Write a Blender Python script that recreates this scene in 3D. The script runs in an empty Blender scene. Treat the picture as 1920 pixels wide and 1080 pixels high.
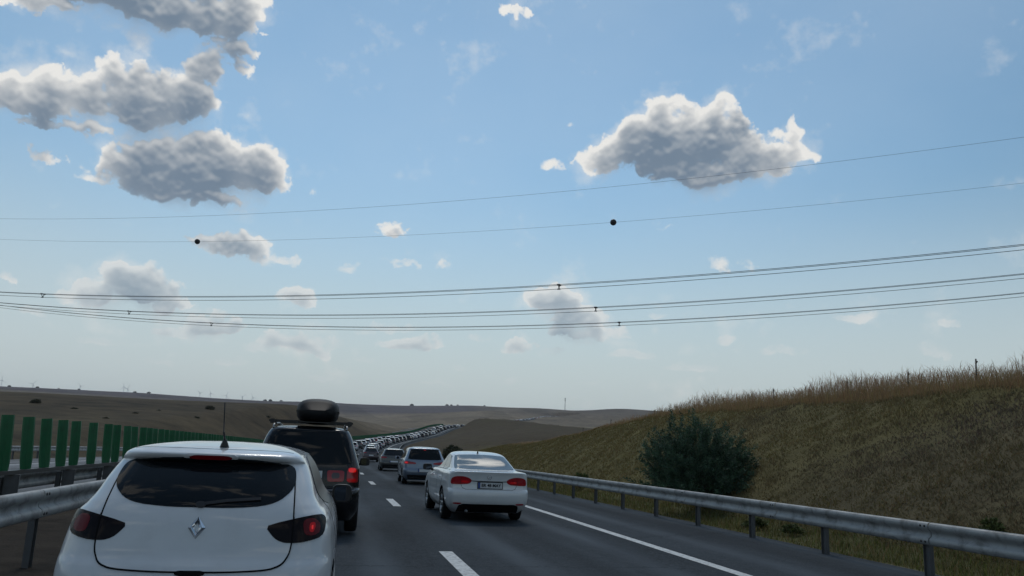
import bpy, bmesh, math, random
import numpy as np
from mathutils import Vector, Matrix
from mathutils.bvhtree import BVHTree

random.seed(7)
RNG = np.random.default_rng(7)
sc = bpy.context.scene
COL = sc.collection

# ------------------------------------------------------------------ camera
CAM_H = 1.496
YAW, PITCH, ROLL, FPX = .2096, .199, .0404, 1500.0
cam_d = bpy.data.cameras.new('camera')
cam = bpy.data.objects.new('camera', cam_d)
COL.objects.link(cam)
cy_, sy_, cp_, sp_ = math.cos(YAW), math.sin(YAW), math.cos(PITCH), math.sin(PITCH)
F_ = Vector((sy_ * cp_, cy_ * cp_, sp_))
R_ = Vector((cy_, -sy_, 0))
U_ = R_.cross(F_)
R2_ = R_ * math.cos(ROLL) + U_ * math.sin(ROLL)
U2_ = -R_ * math.sin(ROLL) + U_ * math.cos(ROLL)
cam.matrix_world = Matrix((
    (R2_.x, U2_.x, -F_.x, 0), (R2_.y, U2_.y, -F_.y, 0),
    (R2_.z, U2_.z, -F_.z, CAM_H), (0, 0, 0, 1)))
cam_d.sensor_width = 36.0
cam_d.lens = FPX / 1920.0 * 36.0
cam_d.clip_start = .1
cam_d.clip_end = 60000
sc.camera = cam

# ------------------------------------------------------------------ exposure, sun, sky
sc.view_settings.view_transform = 'Standard'
sc.view_settings.look = 'None'
sc.view_settings.exposure = 0.0
sc.view_settings.gamma = 1.0
sc.view_settings.use_curve_mapping = False
SUN_EL, SUN_AZ = math.radians(54), math.radians(4)
sun_d = bpy.data.lights.new('sun', 'SUN')
sun_d.energy = .9
sun_d.angle = math.radians(14)
sun_d.color = (1, .95, .87)
sun = bpy.data.objects.new('sun', sun_d)
SUN_DIR = Vector((math.sin(SUN_AZ) * math.cos(SUN_EL), math.cos(SUN_AZ) * math.cos(SUN_EL), math.sin(SUN_EL)))
sun.rotation_euler = SUN_DIR.to_track_quat('Z', 'Y').to_euler()
sun.location = (0, 0, 60)
COL.objects.link(sun)

world = bpy.data.worlds.new('World')
sc.world = world
world.use_nodes = True


class NT:
    """small helper for building node trees"""
    def __init__(self, tree):
        self.t = tree
        self.n = tree.nodes
        self.l = tree.links

    def node(self, typ, **kw):
        n = self.n.new(typ)
        for k, v in kw.items():
            setattr(n, k, v)
        return n

    def link(self, a, b):
        self.l.new(a, b)

    def put(self, sock, v):
        if hasattr(v, 'is_output') or hasattr(v, 'links'):
            self.l.new(v, sock)
        else:
            sock.default_value = v

    def math(self, op, a, b=None, c=None, clamp=False):
        n = self.n.new('ShaderNodeMath')
        n.operation = op
        n.use_clamp = clamp
        for i, v in enumerate((a, b, c)):
            if v is not None:
                self.put(n.inputs[i], v)
        return n.outputs[0]

    def vmath(self, op, a, b=None):
        n = self.n.new('ShaderNodeVectorMath')
        n.operation = op
        self.put(n.inputs[0], a)
        if b is not None:
            self.put(n.inputs[1], b)
        return n.outputs['Value'] if op in ('LENGTH', 'DOT_PRODUCT') else n.outputs['Vector']

    def noise(self, vec, scale, detail=4, rough=.5, dist=0):
        n = self.n.new('ShaderNodeTexNoise')
        self.put(n.inputs['Vector'], vec)
        n.inputs['Scale'].default_value = scale
        n.inputs['Detail'].default_value = detail
        n.inputs['Roughness'].default_value = rough
        n.inputs['Distortion'].default_value = dist
        return n.outputs[0]

    def maprange(self, v, a, b, c=0., d=1., smooth=True):
        n = self.n.new('ShaderNodeMapRange')
        if smooth:
            n.interpolation_type = 'SMOOTHSTEP'
        self.put(n.inputs[0], v)
        for i, x in enumerate((a, b, c, d)):
            self.put(n.inputs[i + 1], x)
        return n.outputs[0]

    def mix(self, f, a, b, blend='MIX'):
        n = self.n.new('ShaderNodeMix')
        n.data_type = 'RGBA'
        n.blend_type = blend
        self.put(n.inputs[0], f)
        self.put(n.inputs[6], a if hasattr(a, 'links') else (*a, 1))
        self.put(n.inputs[7], b if hasattr(b, 'links') else (*b, 1))
        return n.outputs[2]


# cumulus clouds as directions in the sky: azimuth, elevation, half width, half height (radians)
CLOUDS_BIG = [(-.262, .371, .075, .036), (.42, .352, .10, .03), (.48, .347, .09, .03), (-0.3811, 0.4479, 0.0485, 0.0208), (-0.2735, 0.4711, 0.1169, 0.036), (-0.1891, 0.473, 0.0578, 0.0338), (-0.1602, 0.4464, 0.0387, 0.0116), (-0.2554, 0.5033, 0.1397, 0.0322), (-0.3662, 0.3459, 0.0638, 0.0317), (-0.2934, 0.3594, 0.0991, 0.0337), (-0.2215, 0.3857, 0.0676, 0.0327), (-0.186, 0.4165, 0.0214, 0.0224), (-0.158, 0.435, 0.03, 0.009), (-0.138, 0.427, 0.02, 0.007), (-0.3312, 0.3249, 0.0657, 0.0085), (-0.2039, 0.3022, 0.0917, 0.0421), (-0.1448, 0.3178, 0.0633, 0.0429), (-0.1125, 0.3099, 0.0384, 0.0373), (-0.2544, 0.2874, 0.0461, 0.0207), (-0.2068, 0.2772, 0.0909, 0.0121), (0.4448, 0.3796, 0.0854, 0.0437), (0.3906, 0.3783, 0.0609, 0.0442), (0.3357, 0.3599, 0.0482, 0.0257), (0.5037, 0.3545, 0.0698, 0.0311), (0.5608, 0.3506, 0.0248, 0.0214), (0.5556, 0.3817, 0.022, 0.0212), (0.3904, 0.4068, 0.0206, 0.025), (0.4517, 0.4105, 0.0598, 0.0216), (0.5162, 0.3381, 0.0567, 0.0156)]
CLOUDS_SMALL = [(-.02, .118, .03, .006), (.03, .135, .018, .007), (.36, .118, .028, .007), (.43, .105, .03, .006), (.54, .125, .03, .008), (.62, .165, .028, .008), (-.13, .085, .03, .005), (-.26, .10, .03, .006), (-.33, .125, .022, .008), (.40, .165, .018, .007), (.12, .075, .03, .004), (-.02, .075, .025, .004), (.50, .08, .03, .005), (.0, .21, .016, .006), (-0.2975, 0.2776, 0.0218, 0.0087), (-0.3447, 0.2913, 0.0167, 0.0101), (0.2662, 0.3529, 0.0154, 0.0078), (0.2719, 0.3949, 0.0099, 0.0051), (0.1977, 0.5355, 0.0256, 0.0107), (0.0566, 0.258, 0.0216, 0.0144), (-0.134, 0.2198, 0.0495, 0.0176), (-0.0896, 0.2107, 0.0443, 0.0089), (0.0662, 0.2171, 0.0302, 0.0059), (0.1165, 0.2224, 0.0102, 0.0066), (-0.236, 0.1658, 0.0423, 0.0241), (-0.2801, 0.1483, 0.0267, 0.0147), (-0.1976, 0.1518, 0.0143, 0.0184), (-0.06, 0.1652, 0.019, 0.0129), (-0.1481, 0.1275, 0.0358, 0.0175), (-0.182, 0.1164, 0.029, 0.0086), (-0.0612, 0.1105, 0.0408, 0.0141), (-0.0973, 0.1015, 0.0244, 0.0063), (0.2612, 0.1808, 0.0438, 0.02), (0.2987, 0.1619, 0.04, 0.0133), (0.3057, 0.1455, 0.0497, 0.0119), (0.339, 0.143, 0.0198, 0.0079), (0.0647, 0.1437, 0.0364, 0.0079), (0.0893, 0.1214, 0.0398, 0.0119), (0.1752, 0.1362, 0.0215, 0.008), (0.2226, 0.1262, 0.0201, 0.0119), (0.2597, 0.1196, 0.02, 0.0066), (0.479, 0.2251, 0.0266, 0.009), (0.4747, 0.1364, 0.0137, 0.0077), (0.7173, 0.1516, 0.018, 0.007), (0.6999, 0.124, 0.0208, 0.0082), (0.0286, 0.1002, 0.0259, 0.0039), (0.1471, 0.0966, 0.0146, 0.0046), (0.2142, 0.0849, 0.0266, 0.0039), (0.3235, 0.0861, 0.0131, 0.0039), (-0.2004, 0.0793, 0.0169, 0.0048), (-0.3653, 0.1571, 0.0087, 0.0124), (-0.0493, 0.2904, 0.0052, 0.0032), (0.401, 0.2814, 0.0133, 0.0033)]


def value_noise(shape, cell, seed, octaves=6, gain=.55, aspect=1.0):
    """fractal value noise over a grid, roughly -1..1"""
    h, w = shape
    rg = np.random.default_rng(seed)
    out = np.zeros(shape, np.float32)
    amp, tot = 1.0, 0.0
    cx, cy = cell * aspect, cell
    for _ in range(octaves):
        nx, ny = int(w / cx) + 3, int(h / cy) + 3
        g = rg.uniform(-1, 1, (ny, nx)).astype(np.float32)
        fx = np.arange(w, dtype=np.float32) / cx + rg.uniform(0, .9)
        fy = np.arange(h, dtype=np.float32) / cy + rg.uniform(0, .9)
        ix, iy = fx.astype(int), fy.astype(int)
        tx, ty = fx - ix, fy - iy
        tx, ty = tx * tx * (3 - 2 * tx), (ty * ty * (3 - 2 * ty))[:, None]
        ra, rb = g[iy], g[iy + 1]
        top = ra[:, ix] * (1 - tx) + ra[:, ix + 1] * tx
        bot = rb[:, ix] * (1 - tx) + rb[:, ix + 1] * tx
        out += amp * (top * (1 - ty) + bot * ty)
        tot += amp
        amp *= gain
        cx, cy = max(cx * .5, 1.01), max(cy * .5, 1.01)
    return out / tot


SKY_AZ, SKY_EL, SKY_STEP = (-.66, .98), (.0, .70), .0009


def cloud_field():
    """how thick the clouds stand in each direction, and how much sunlight gets through to their near side"""
    az = np.arange(SKY_AZ[0], SKY_AZ[1], SKY_STEP, dtype=np.float32)
    el = np.arange(SKY_EL[0], SKY_EL[1], SKY_STEP, dtype=np.float32)
    sh = (len(el), len(az))
    rg = random.Random(11)
    T = np.zeros(sh, np.float32)
    hazy = np.zeros(sh, np.float32)

    def stamp(a, e, ra, re, thick, flat, hz):
        i0, i1 = np.searchsorted(az, [a - ra, a + ra])
        j0, j1 = np.searchsorted(el, [e - re, e + re])
        if i1 <= i0 or j1 <= j0:
            return
        dx = (az[i0:i1] - a) / ra
        dy = (el[j0:j1] - e) / re
        dy = np.where(dy < 0, dy * flat, dy)
        r2 = dx[None] ** 2 + dy[:, None] ** 2
        v = np.sqrt(np.clip(1 - r2, 0, 1)) * thick
        w = T[j0:j1, i0:i1]
        np.maximum(w, v, out=w)
        q = hazy[j0:j1, i0:i1]
        np.copyto(q, hz, where=r2 < 1)
    for blobs, big in ((CLOUDS_SMALL, False), (CLOUDS_BIG, True)):
        for (a, e, ra, re) in blobs:
            hz = min(max((.26 - e) / .19, 0), .9)
            k = min(re / (.04 if big else .022), 1.1) ** .5 * (1 if big or re > .009 else .5)
            ra, re = (ra * .86, re * .76) if big else (ra * .95, re * .95)
            stamp(a, e - re * .1, ra, re, k * .9, 1.7 if big else 2.1, hz)
            n = 40 if big else 18
            for _ in range(n):                   # puffs along the upper rim
                t = rg.uniform(-.1, 1.1) * math.pi
                q = rg.uniform(.45, .95)
                px, py = a + math.cos(t) * ra * q, e + math.sin(t) * re * q * (1 if math.sin(t) > 0 else .5)
                s = re * rg.uniform(.18, .5)
                stamp(px, py, s * rg.uniform(1.0, 1.7), s, k * rg.uniform(.4, .8), 1.15, hz)
                for _ in range(3):
                    u = rg.uniform(0, 2 * math.pi)
                    stamp(px + math.cos(u) * s * 1.0, py + math.sin(u) * s * .8, s * rg.uniform(.4, .8), s * rg.uniform(.3, .55), k * rg.uniform(.2, .5), 1.0, hz)
    # billow: push the outlines about with fractal noise
    w1 = value_noise(sh, 46, 1, 6, .55)
    w2 = value_noise(sh, 46, 2, 6, .55)
    w1 = w1 + .22 * value_noise(sh, 13, 21, 4, .6) * 2
    w2 = w2 + .22 * value_noise(sh, 13, 22, 4, .6) * 2
    jj, ii = np.mgrid[0:sh[0], 0:sh[1]]
    scale = 8 + 13 * np.clip(el / .35, 0, 1)[:, None]
    si = np.clip(ii + (w1 * scale * 1.4).astype(int), 0, sh[1] - 1)
    sj = np.clip(jj + (w2 * scale).astype(int), 0, sh[0] - 1)
    T = T[sj, si]
    hazy = hazy[sj, si]
    f1 = value_noise(sh, 60, 3, 8, .6, 1.3)
    f2 = value_noise(sh, 15, 4, 5, .6, 1.2)

    def blur(x, r):
        c = np.cumsum(np.pad(x, ((r + 1, r), (0, 0)), mode='edge'), 0)
        x = (c[2 * r + 1:] - c[:-2 * r - 1]) / (2 * r + 1)
        c = np.cumsum(np.pad(x, ((0, 0), (r + 1, r)), mode='edge'), 1)
        return (c[:, 2 * r + 1:] - c[:, :-2 * r - 1]) / (2 * r + 1)
    soft = blur(T, 5)
    billow = 1 - 2 * np.abs(value_noise(sh, 34, 6, 6, .58, 1.2))       # rounded heads with sharp creases
    rho = .55 * T + .45 * soft + (f1 * .46 + f2 * .27 + (billow - .55) * .42) * np.clip(soft * 3, 0, 1) - .07
    rho = np.clip(rho, 0, None)
    # shreds of thin cloud drifting round the bigger ones
    wide = blur(blur(T, 40), 40)
    shred = np.clip(wide * .9 + f1 * .55 + f2 * .15 - .40, 0, 1) * .5
    rho = np.maximum(rho, shred * (1 - .6 * hazy))
    halo = np.clip(blur(blur(T, 14), 14) * .62 + f1 * .22 + f2 * .10 - .07, 0, 1) * .5
    rho = np.maximum(rho, halo)
    alpha = 1 - np.exp(-(rho * 4.0 + (rho * 5.2) ** 2) * (1 - .8 * np.clip(blur(hazy, 3), 0, 1)))
    # light reaching this side: the sun stands behind and above
    rs = .74 * blur(rho, 8) + .26 * blur(rho, 1)
    tau = np.zeros(sh, np.float32)
    for k in range(1, 13):
        d = int(k * 5.5)
        up = np.zeros_like(rs)
        up[:-d] = rs[d:]
        tau += up
    tau = tau / 12
    lit = 2.1 * np.exp(-(tau * 3.5 + rs * 1.8)) * (1 + 1.3 * f1 + .3 * f2)
    g = blur(rho, 2)
    relief = np.zeros_like(g)
    relief[:-5] = g[:-5] - g[5:]
    lit = lit + np.clip(relief * .9, -.06, .3)
    lit = np.clip(lit, 0, 1)
    veil = np.clip(value_noise(sh, 260, 9, 6, .55, 1.8) * .9 + .25, 0, 1)
    edge = np.minimum(np.clip((az - az[0]) / .05, 0, 1), np.clip((az[-1] - az) / .05, 0, 1))[None] * np.clip((el[-1] - el) / .05, 0, 1)[:, None]
    px = np.stack([alpha * edge, lit, np.clip(blur(hazy, 3), 0, 1), veil], -1).astype(np.float32)
    im = bpy.data.images.new('cloud_field', sh[1], sh[0], alpha=True, float_buffer=True, is_data=True)
    im.alpha_mode = 'CHANNEL_PACKED'
    im.pixels.foreach_set(px.ravel())
    im.update()
    im.pack()
    return im


def build_world():
    t = NT(world.node_tree)
    t.n.clear()
    out = t.node('ShaderNodeOutputWorld')
    bg = t.node('ShaderNodeBackground')
    bg.inputs['Strength'].default_value = SKY_STRENGTH
    sky = t.node('ShaderNodeTexSky', sky_type='NISHITA')
    sky.sun_disc = False
    sky.sun_elevation = SUN_EL
    sky.sun_rotation = SUN_AZ
    sky.altitude = 100
    sky.air_density = 1.0
    sky.dust_density = SKY_DUST
    sky.ozone_density = 2.0
    k = 1 / SKY_STRENGTH
    up = lambda c: tuple(x * k for x in c)
    skyc = t.vmath('MULTIPLY', sky.outputs[0], SKY_TINT)
    tc = t.node('ShaderNodeTexCoord')
    nrm = t.vmath('NORMALIZE', tc.outputs['Generated'])
    sunward = t.vmath('DOT_PRODUCT', nrm, tuple(SUN_DIR))
    sc_ = t.vmath('SCALE', skyc)
    t.link(t.maprange(sunward, .45, .90, .72, 1.0), sc_.node.inputs['Scale'])
    skyc = sc_
    sep = t.node('ShaderNodeSeparateXYZ')
    t.link(nrm, sep.inputs[0])
    az = t.math('ARCTAN2', sep.outputs[0], sep.outputs[1])
    el = t.math('ARCSINE', sep.outputs[2])
    cmb = t.node('ShaderNodeCombineXYZ')
    t.link(t.maprange(az, SKY_AZ[0], SKY_AZ[1], 0, 1, False), cmb.inputs[0])
    t.link(t.maprange(el, SKY_EL[0], SKY_EL[1], 0, 1, False), cmb.inputs[1])
    cmb.inputs[2].default_value = 0
    tex = t.node('ShaderNodeTexImage', image=cloud_field(), extension='EXTEND', interpolation='Linear')
    t.link(cmb.outputs[0], tex.inputs[0])
    ch = t.node('ShaderNodeSeparateColor')
    t.link(tex.outputs['Color'], ch.inputs[0])
    # milky air towards the horizon
    milk = t.maprange(el, .03, .36, 1, 0)
    col = t.mix(t.math('MULTIPLY', milk, .95), skyc, up(SKY_MILK))
    col = t.mix(t.math('ADD', t.math('MULTIPLY', tex.outputs['Alpha'], .16), t.maprange(sunward, .50, .92, 0, .08)), col, up(CLOUD_VEIL))
    # clouds of the same sort in the rest of the sky

    def elsewhere(shift):
        q = t.vmath('ADD', nrm, shift)
        f = t.noise(t.vmath('MULTIPLY', q, (1, 1, 1.6)), 4.2, 6, .6, .5)
        return t.math('MULTIPLY', t.math('SUBTRACT', f, .56), 5.0)
    side = t.maprange(t.math('ABSOLUTE', t.math('SUBTRACT', az, .16)), .72, .9)
    high = t.maprange(el, .60, .75)
    emask = t.math('MULTIPLY', t.math('MAXIMUM', side, high), t.maprange(el, .02, .12))
    e1, e2 = elsewhere((0, 0, 0)), elsewhere((0, .02, .05))
    # the cloud that hides the sun, glowing round its edges
    near = t.maprange(sunward, .90, .985)
    e1 = t.math('ADD', e1, t.math('MULTIPLY', near, .15))
    glow = t.vmath('SCALE', up(CLOUD_LIT))
    t.link(t.math('ADD', 1.0, t.math('MULTIPLY', near, 2.0)), glow.node.inputs['Scale'])
    a1 = t.math('MULTIPLY', t.maprange(e1, -.02, .35), emask)
    body = t.math('SUBTRACT', t.math('MULTIPLY', t.maprange(e1, .12, .95), 1.2), t.math('MULTIPLY', t.maprange(t.math('SUBTRACT', e1, e2), -.1, .42), .7), clamp=True)
    col = t.mix(a1, col, t.mix(body, glow, up(CLOUD_GREY)))
    inside = t.math('MULTIPLY', ch.outputs[0], t.math('GREATER_THAN', sep.outputs[1], 0.0))
    cc = t.mix(ch.outputs[1], up(CLOUD_GREY), up(CLOUD_LIT))
    cc = t.mix(t.math('MULTIPLY', ch.outputs[2], .5), cc, up(CLOUD_HAZE))
    inside = t.math('MULTIPLY', inside, t.math('SUBTRACT', 1.0, t.math('MULTIPLY', ch.outputs[2], .35)))
    col = t.mix(inside, col, cc)
    t.link(col, bg.inputs['Color'])
    t.link(bg.outputs[0], out.inputs['Surface'])


SKY_STRENGTH, SKY_DUST = .092, .15
SKY_TINT = (1.05, 1.27, 1.18)
SKY_MILK = (.585, .645, .64)
CLOUD_LIT, CLOUD_GREY = (.84, .83, .80), (.165, .225, .30)
CLOUD_HAZE, CLOUD_VEIL = (.47, .56, .61), (.60, .70, .78)
build_world()


# ------------------------------------------------------------------ helpers
def tag(o, label=None, cat=None, group=None, kind=None):
    if label: o['label'] = label
    if cat: o['category'] = cat
    if group: o['group'] = group
    if kind: o['kind'] = kind
    return o


def mesh_np(name, verts, faces, mats=(), smooth=False, midx=None):
    me = bpy.data.meshes.new(name)
    me.from_pydata([tuple(v) for v in verts], [], [tuple(f) for f in faces])
    for m in mats:
        me.materials.append(m)
    if midx is not None:
        me.polygons.foreach_set('material_index', np.asarray(midx, dtype=np.int32))
    if smooth:
        me.shade_smooth()
    me.update()
    return me


def mesh_fast(name, V, tris, mats=(), smooth=False, col=None):
    """large triangle mesh straight from arrays"""
    me = bpy.data.meshes.new(name)
    n, m = len(V), len(tris)
    k = tris.shape[1]
    me.vertices.add(n)
    me.vertices.foreach_set('co', np.asarray(V, np.float32).ravel())
    me.loops.add(m * k)
    me.loops.foreach_set('vertex_index', np.asarray(tris, np.int32).ravel())
    me.polygons.add(m)
    me.polygons.foreach_set('loop_start', np.arange(0, m * k, k, dtype=np.int32))
    me.polygons.foreach_set('loop_total', np.full(m, k, np.int32))
    for x in mats:
        me.materials.append(x)
    me.update(calc_edges=True)
    me.validate()
    if smooth:
        me.shade_smooth()
    if col is not None:
        a = me.color_attributes.new('Col', 'FLOAT_COLOR', 'POINT')
        c = np.ones((n, 4), np.float32)
        c[:, :3] = col
        a.data.foreach_set('color', c.ravel())
    return me


def obj(name, me, parent=None, loc=None):
    o = bpy.data.objects.new(name, me)
    COL.objects.link(o)
    if parent is not None:
        o.parent = parent
    if loc is not None:
        o.location = loc
    return o


def empty(name, loc=(0, 0, 0), rz=0):
    o = bpy.data.objects.new(name, None)
    COL.objects.link(o)
    o.location = loc
    o.rotation_euler = (0, 0, rz)
    return o


class MB:
    """collects simple solids into one mesh"""
    def __init__(self):
        self.v, self.f, self.mi = [], [], []

    def add(self, vs, fs, mi=0):
        b = len(self.v)
        self.v += [tuple(v) for v in vs]
        self.f += [tuple(i + b for i in f) for f in fs]
        self.mi += [mi] * len(fs)

    def box(self, x0, x1, y0, y1, z0, z1, mi=0):
        vs = [(x, y, z) for z in (z0, z1) for y in (y0, y1) for x in (x0, x1)]
        self.add(vs, [(0, 2, 3, 1), (4, 5, 7, 6), (0, 1, 5, 4), (2, 6, 7, 3), (0, 4, 6, 2), (1, 3, 7, 5)], mi)

    def tube(self, pts, r, n=8, mi=0, r2=None):
        pts = [Vector(p) for p in pts]
        rings = []
        for i, p in enumerate(pts):
            d = (pts[min(i + 1, len(pts) - 1)] - pts[max(i - 1, 0)]).normalized()
            a = Vector((0, 0, 1)) if abs(d.z) < .9 else Vector((1, 0, 0))
            u = d.cross(a).normalized()
            w = d.cross(u)
            rr = r if r2 is None else r + (r2 - r) * i / (len(pts) - 1)
            rings.append([p + (u * math.cos(t) + w * math.sin(t)) * rr for t in [2 * math.pi * k / n for k in range(n)]])
        vs = [v for ring in rings for v in ring]
        fs = []
        for i in range(len(pts) - 1):
            for k in range(n):
                a, b = i * n + k, i * n + (k + 1) % n
                fs.append((a, b, b + n, a + n))
        fs.append(tuple(range(n))[::-1])
        fs.append(tuple(range((len(pts) - 1) * n, len(pts) * n)))
        self.add(vs, fs, mi)

    def lathe_x(self, prof, cx, cy, cz, n=24, mi=0, closed=True):
        """prof: list of (x offset, radius); axis along x"""
        vs, fs = [], []
        for (x, r) in prof:
            for k in range(n):
                t = 2 * math.pi * k / n
                vs.append((cx + x, cy + r * math.cos(t), cz + r * math.sin(t)))
        for i in range(len(prof) - 1):
            for k in range(n):
                a, b = i * n + k, i * n + (k + 1) % n
                fs.append((a, b, b + n, a + n))
        self.add(vs, fs, mi)

    def mesh(self, name, mats, smooth=False, angle=None):
        me = mesh_np(name, self.v, self.f, mats, smooth, self.mi)
        if angle is not None:
            me.shade_smooth()
            me.set_sharp_from_angle(angle=math.radians(angle))
        return me

    def build(self, name, mats, parent=None, smooth=False, angle=None, loc=None):
        if not isinstance(mats, (list, tuple)):
            mats = [mats]
        return obj(name, self.mesh(name, mats, smooth, angle), parent, loc)


def pchip(xs, ys):
    xs, ys = np.asarray(xs, float), np.asarray(ys, float)
    h = np.diff(xs)
    d = np.diff(ys) / h
    m = np.zeros_like(ys)
    for i in range(1, len(xs) - 1):
        if d[i - 1] * d[i] > 0:
            w1, w2 = 2 * h[i] + h[i - 1], h[i] + 2 * h[i - 1]
            m[i] = (w1 + w2) / (w1 / d[i - 1] + w2 / d[i])
    m[0], m[-1] = d[0], d[-1]

    def f(x):
        x = np.asarray(x, float)
        i = np.clip(np.searchsorted(xs, x) - 1, 0, len(h) - 1)
        s = (x - xs[i]) / h[i]
        inside = (2 * s**3 - 3 * s**2 + 1) * ys[i] + (s**3 - 2 * s**2 + s) * h[i] * m[i] + (3 * s**2 - 2 * s**3) * ys[i + 1] + (s**3 - s**2) * h[i] * m[i + 1]
        inside = np.where(s < 0, ys[i] + m[i] * (x - xs[i]), inside)
        return np.where(s > 1, ys[i + 1] + m[i + 1] * (x - xs[i + 1]), inside)
    return f


# ------------------------------------------------------------------ materials
def mat(name, base, rough=.5, metal=0., spec=.5, coat=0., emit=None, estr=0., ior=1.5):
    m = bpy.data.materials.new(name)
    m.use_nodes = True
    b = m.node_tree.nodes['Principled BSDF']
    b.inputs['Base Color'].default_value = (*base, 1)
    b.inputs['Roughness'].default_value = rough
    b.inputs['Metallic'].default_value = metal
    b.inputs['Specular IOR Level'].default_value = spec
    b.inputs['Coat Weight'].default_value = coat
    b.inputs['Coat Roughness'].default_value = .04
    b.inputs['IOR'].default_value = ior
    if emit:
        b.inputs['Emission Color'].default_value = (*emit, 1)
        b.inputs['Emission Strength'].default_value = estr
    return m


def bsdf(m):
    return m.node_tree.nodes['Principled BSDF']


def weathered(m, scale=6., amt=.25, dark=(.1, .09, .08), rough_var=.15, coord='Object', bump=0.):
    """uneven dirt and roughness over a plain material"""
    t = NT(m.node_tree)
    b = bsdf(m)
    base = tuple(b.inputs['Base Color'].default_value)[:3]
    r0 = b.inputs['Roughness'].default_value
    tc = t.node('ShaderNodeTexCoord')
    n = t.noise(tc.outputs[coord], scale, 8, .65, .4)
    f = t.math('MULTIPLY', t.maprange(n, .42, .72), amt)
    t.link(t.mix(f, base, dark), b.inputs['Base Color'])
    t.link(t.math('ADD', r0, t.math('MULTIPLY', t.math('SUBTRACT', n, .5), rough_var)), b.inputs['Roughness'])
    if bump:
        bp = t.node('ShaderNodeBump')
        bp.inputs['Strength'].default_value = bump
        bp.inputs['Distance'].default_value = .02
        t.link(n, bp.inputs['Height'])
        t.link(bp.outputs[0], b.inputs['Normal'])
    return m


def road_mat(name, base, seam=True):
    m = mat(name, base, .95, spec=.12)
    t = NT(m.node_tree)
    b = bsdf(m)
    tc = t.node('ShaderNodeTexCoord')
    P = tc.outputs['Object']
    fine = t.noise(P, 38, 3, .75)
    mid = t.noise(P, 7, 6, .7)
    big = t.noise(t.vmath('MULTIPLY', P, (1, .12, 1)), .9, 4, .6)
    sep = t.node('ShaderNodeSeparateXYZ')
    t.link(P, sep.inputs[0])
    f = t.math('ADD', t.math('MULTIPLY', fine, .9), t.math('ADD', t.math('MULTIPLY', mid, .5), t.math('MULTIPLY', big, .8)))
    f = t.maprange(f, .80, 1.40, .45, 1.6, False)
    c = t.mix(1.0, base, f, 'MULTIPLY')
    # polished wheel tracks and a darker oily strip along each lane
    at = t.node('ShaderNodeAttribute')
    at.attribute_name = 'Off'
    ln = t.math('SUBTRACT', t.math('PINGPONG', t.math('ADD', at.outputs['Fac'], 3.75 / 2 + 37.5), 3.75 / 2), 0.0)
    track = t.maprange(t.math('ABSOLUTE', t.math('SUBTRACT', ln, .85)), .0, .42, 1, 0)
    oil = t.maprange(t.math('ABSOLUTE', t.math('SUBTRACT', ln, .0)), .0, .42, 1, 0)
    wob = t.maprange(big, .3, .7)
    c = t.mix(t.math('MULTIPLY', track, t.math('MULTIPLY_ADD', wob, .6, .3)), c, tuple(x * 1.9 + .008 for x in base))
    c = t.mix(t.math('MULTIPLY', oil, t.math('MULTIPLY_ADD', wob, .5, .2)), c, tuple(x * .5 for x in base))
    # tarred cracks and joints
    vc = t.node('ShaderNodeTexVoronoi', feature='DISTANCE_TO_EDGE')
    vc.inputs['Scale'].default_value = .16
    wv = t.vmath('ADD', P, t.vmath('SCALE', t.vmath('SUBTRACT', (mid), (.5, .5, .5))))
    t.link(wv, vc.inputs['Vector'])
    crack = t.math('MULTIPLY', t.maprange(vc.outputs['Distance'], .0, .008, 1, 0), .55)
    c = t.mix(crack, c, tuple(x * .4 for x in base))
    # coarse pale and dark aggregate
    vo = t.node('ShaderNodeTexVoronoi')
    t.link(P, vo.inputs['Vector'])
    vo.inputs['Scale'].default_value = 70
    sepc = t.node('ShaderNodeSeparateColor')
    t.link(vo.outputs['Color'], sepc.inputs[0])
    chip = t.maprange(sepc.outputs[0], .86, .95, 0, .5)
    c = t.mix(chip, c, (.085, .09, .095))
    t.link(c, b.inputs['Base Color'])
    bp = t.node('ShaderNodeBump')
    bp.inputs['Strength'].default_value = .5
    bp.inputs['Distance'].default_value = .01
    t.link(fine, bp.inputs['Height'])
    t.link(bp.outputs[0], b.inputs['Normal'])
    return m


def ground_mat(name, scale=.6, use_col=True, base=(.1, .08, .05), bump=.6, contrast=.55, tint=(.06, .065, .03)):
    m = mat(name, base, .95, spec=.1)
    t = NT(m.node_tree)
    b = bsdf(m)
    tc = t.node('ShaderNodeTexCoord')
    P = tc.outputs['Object']
    if use_col:
        at = t.node('ShaderNodeAttribute')
        at.attribute_name = 'Col'
        c0 = at.outputs['Color']
    else:
        c0 = None
    n1 = t.noise(P, scale, 9, .65, .3)
    n2 = t.noise(P, scale * .09, 5, .6)
    n3 = t.noise(P, scale * 14, 4, .7)
    f = t.math('ADD', t.math('MULTIPLY', n1, .5), t.math('ADD', t.math('MULTIPLY', n2, .35), t.math('MULTIPLY', n3, .15)))
    g = t.maprange(f, .32, .68, 1 - contrast, 1 + contrast, False)
    c = t.mix(1.0, c0 if c0 is not None else base, g, 'MULTIPLY')
    c = t.mix(t.math('MULTIPLY', t.maprange(n2, .5, .7), .35), c, tint)
    t.link(c, b.inputs['Base Color'])
    bp = t.node('ShaderNodeBump')
    bp.inputs['Strength'].default_value = bump
    bp.inputs['Distance'].default_value = .12
    t.link(t.math('ADD', n1, t.math('MULTIPLY', n3, .3)), bp.inputs['Height'])
    t.link(bp.outputs[0], b.inputs['Normal'])
    return m


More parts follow.
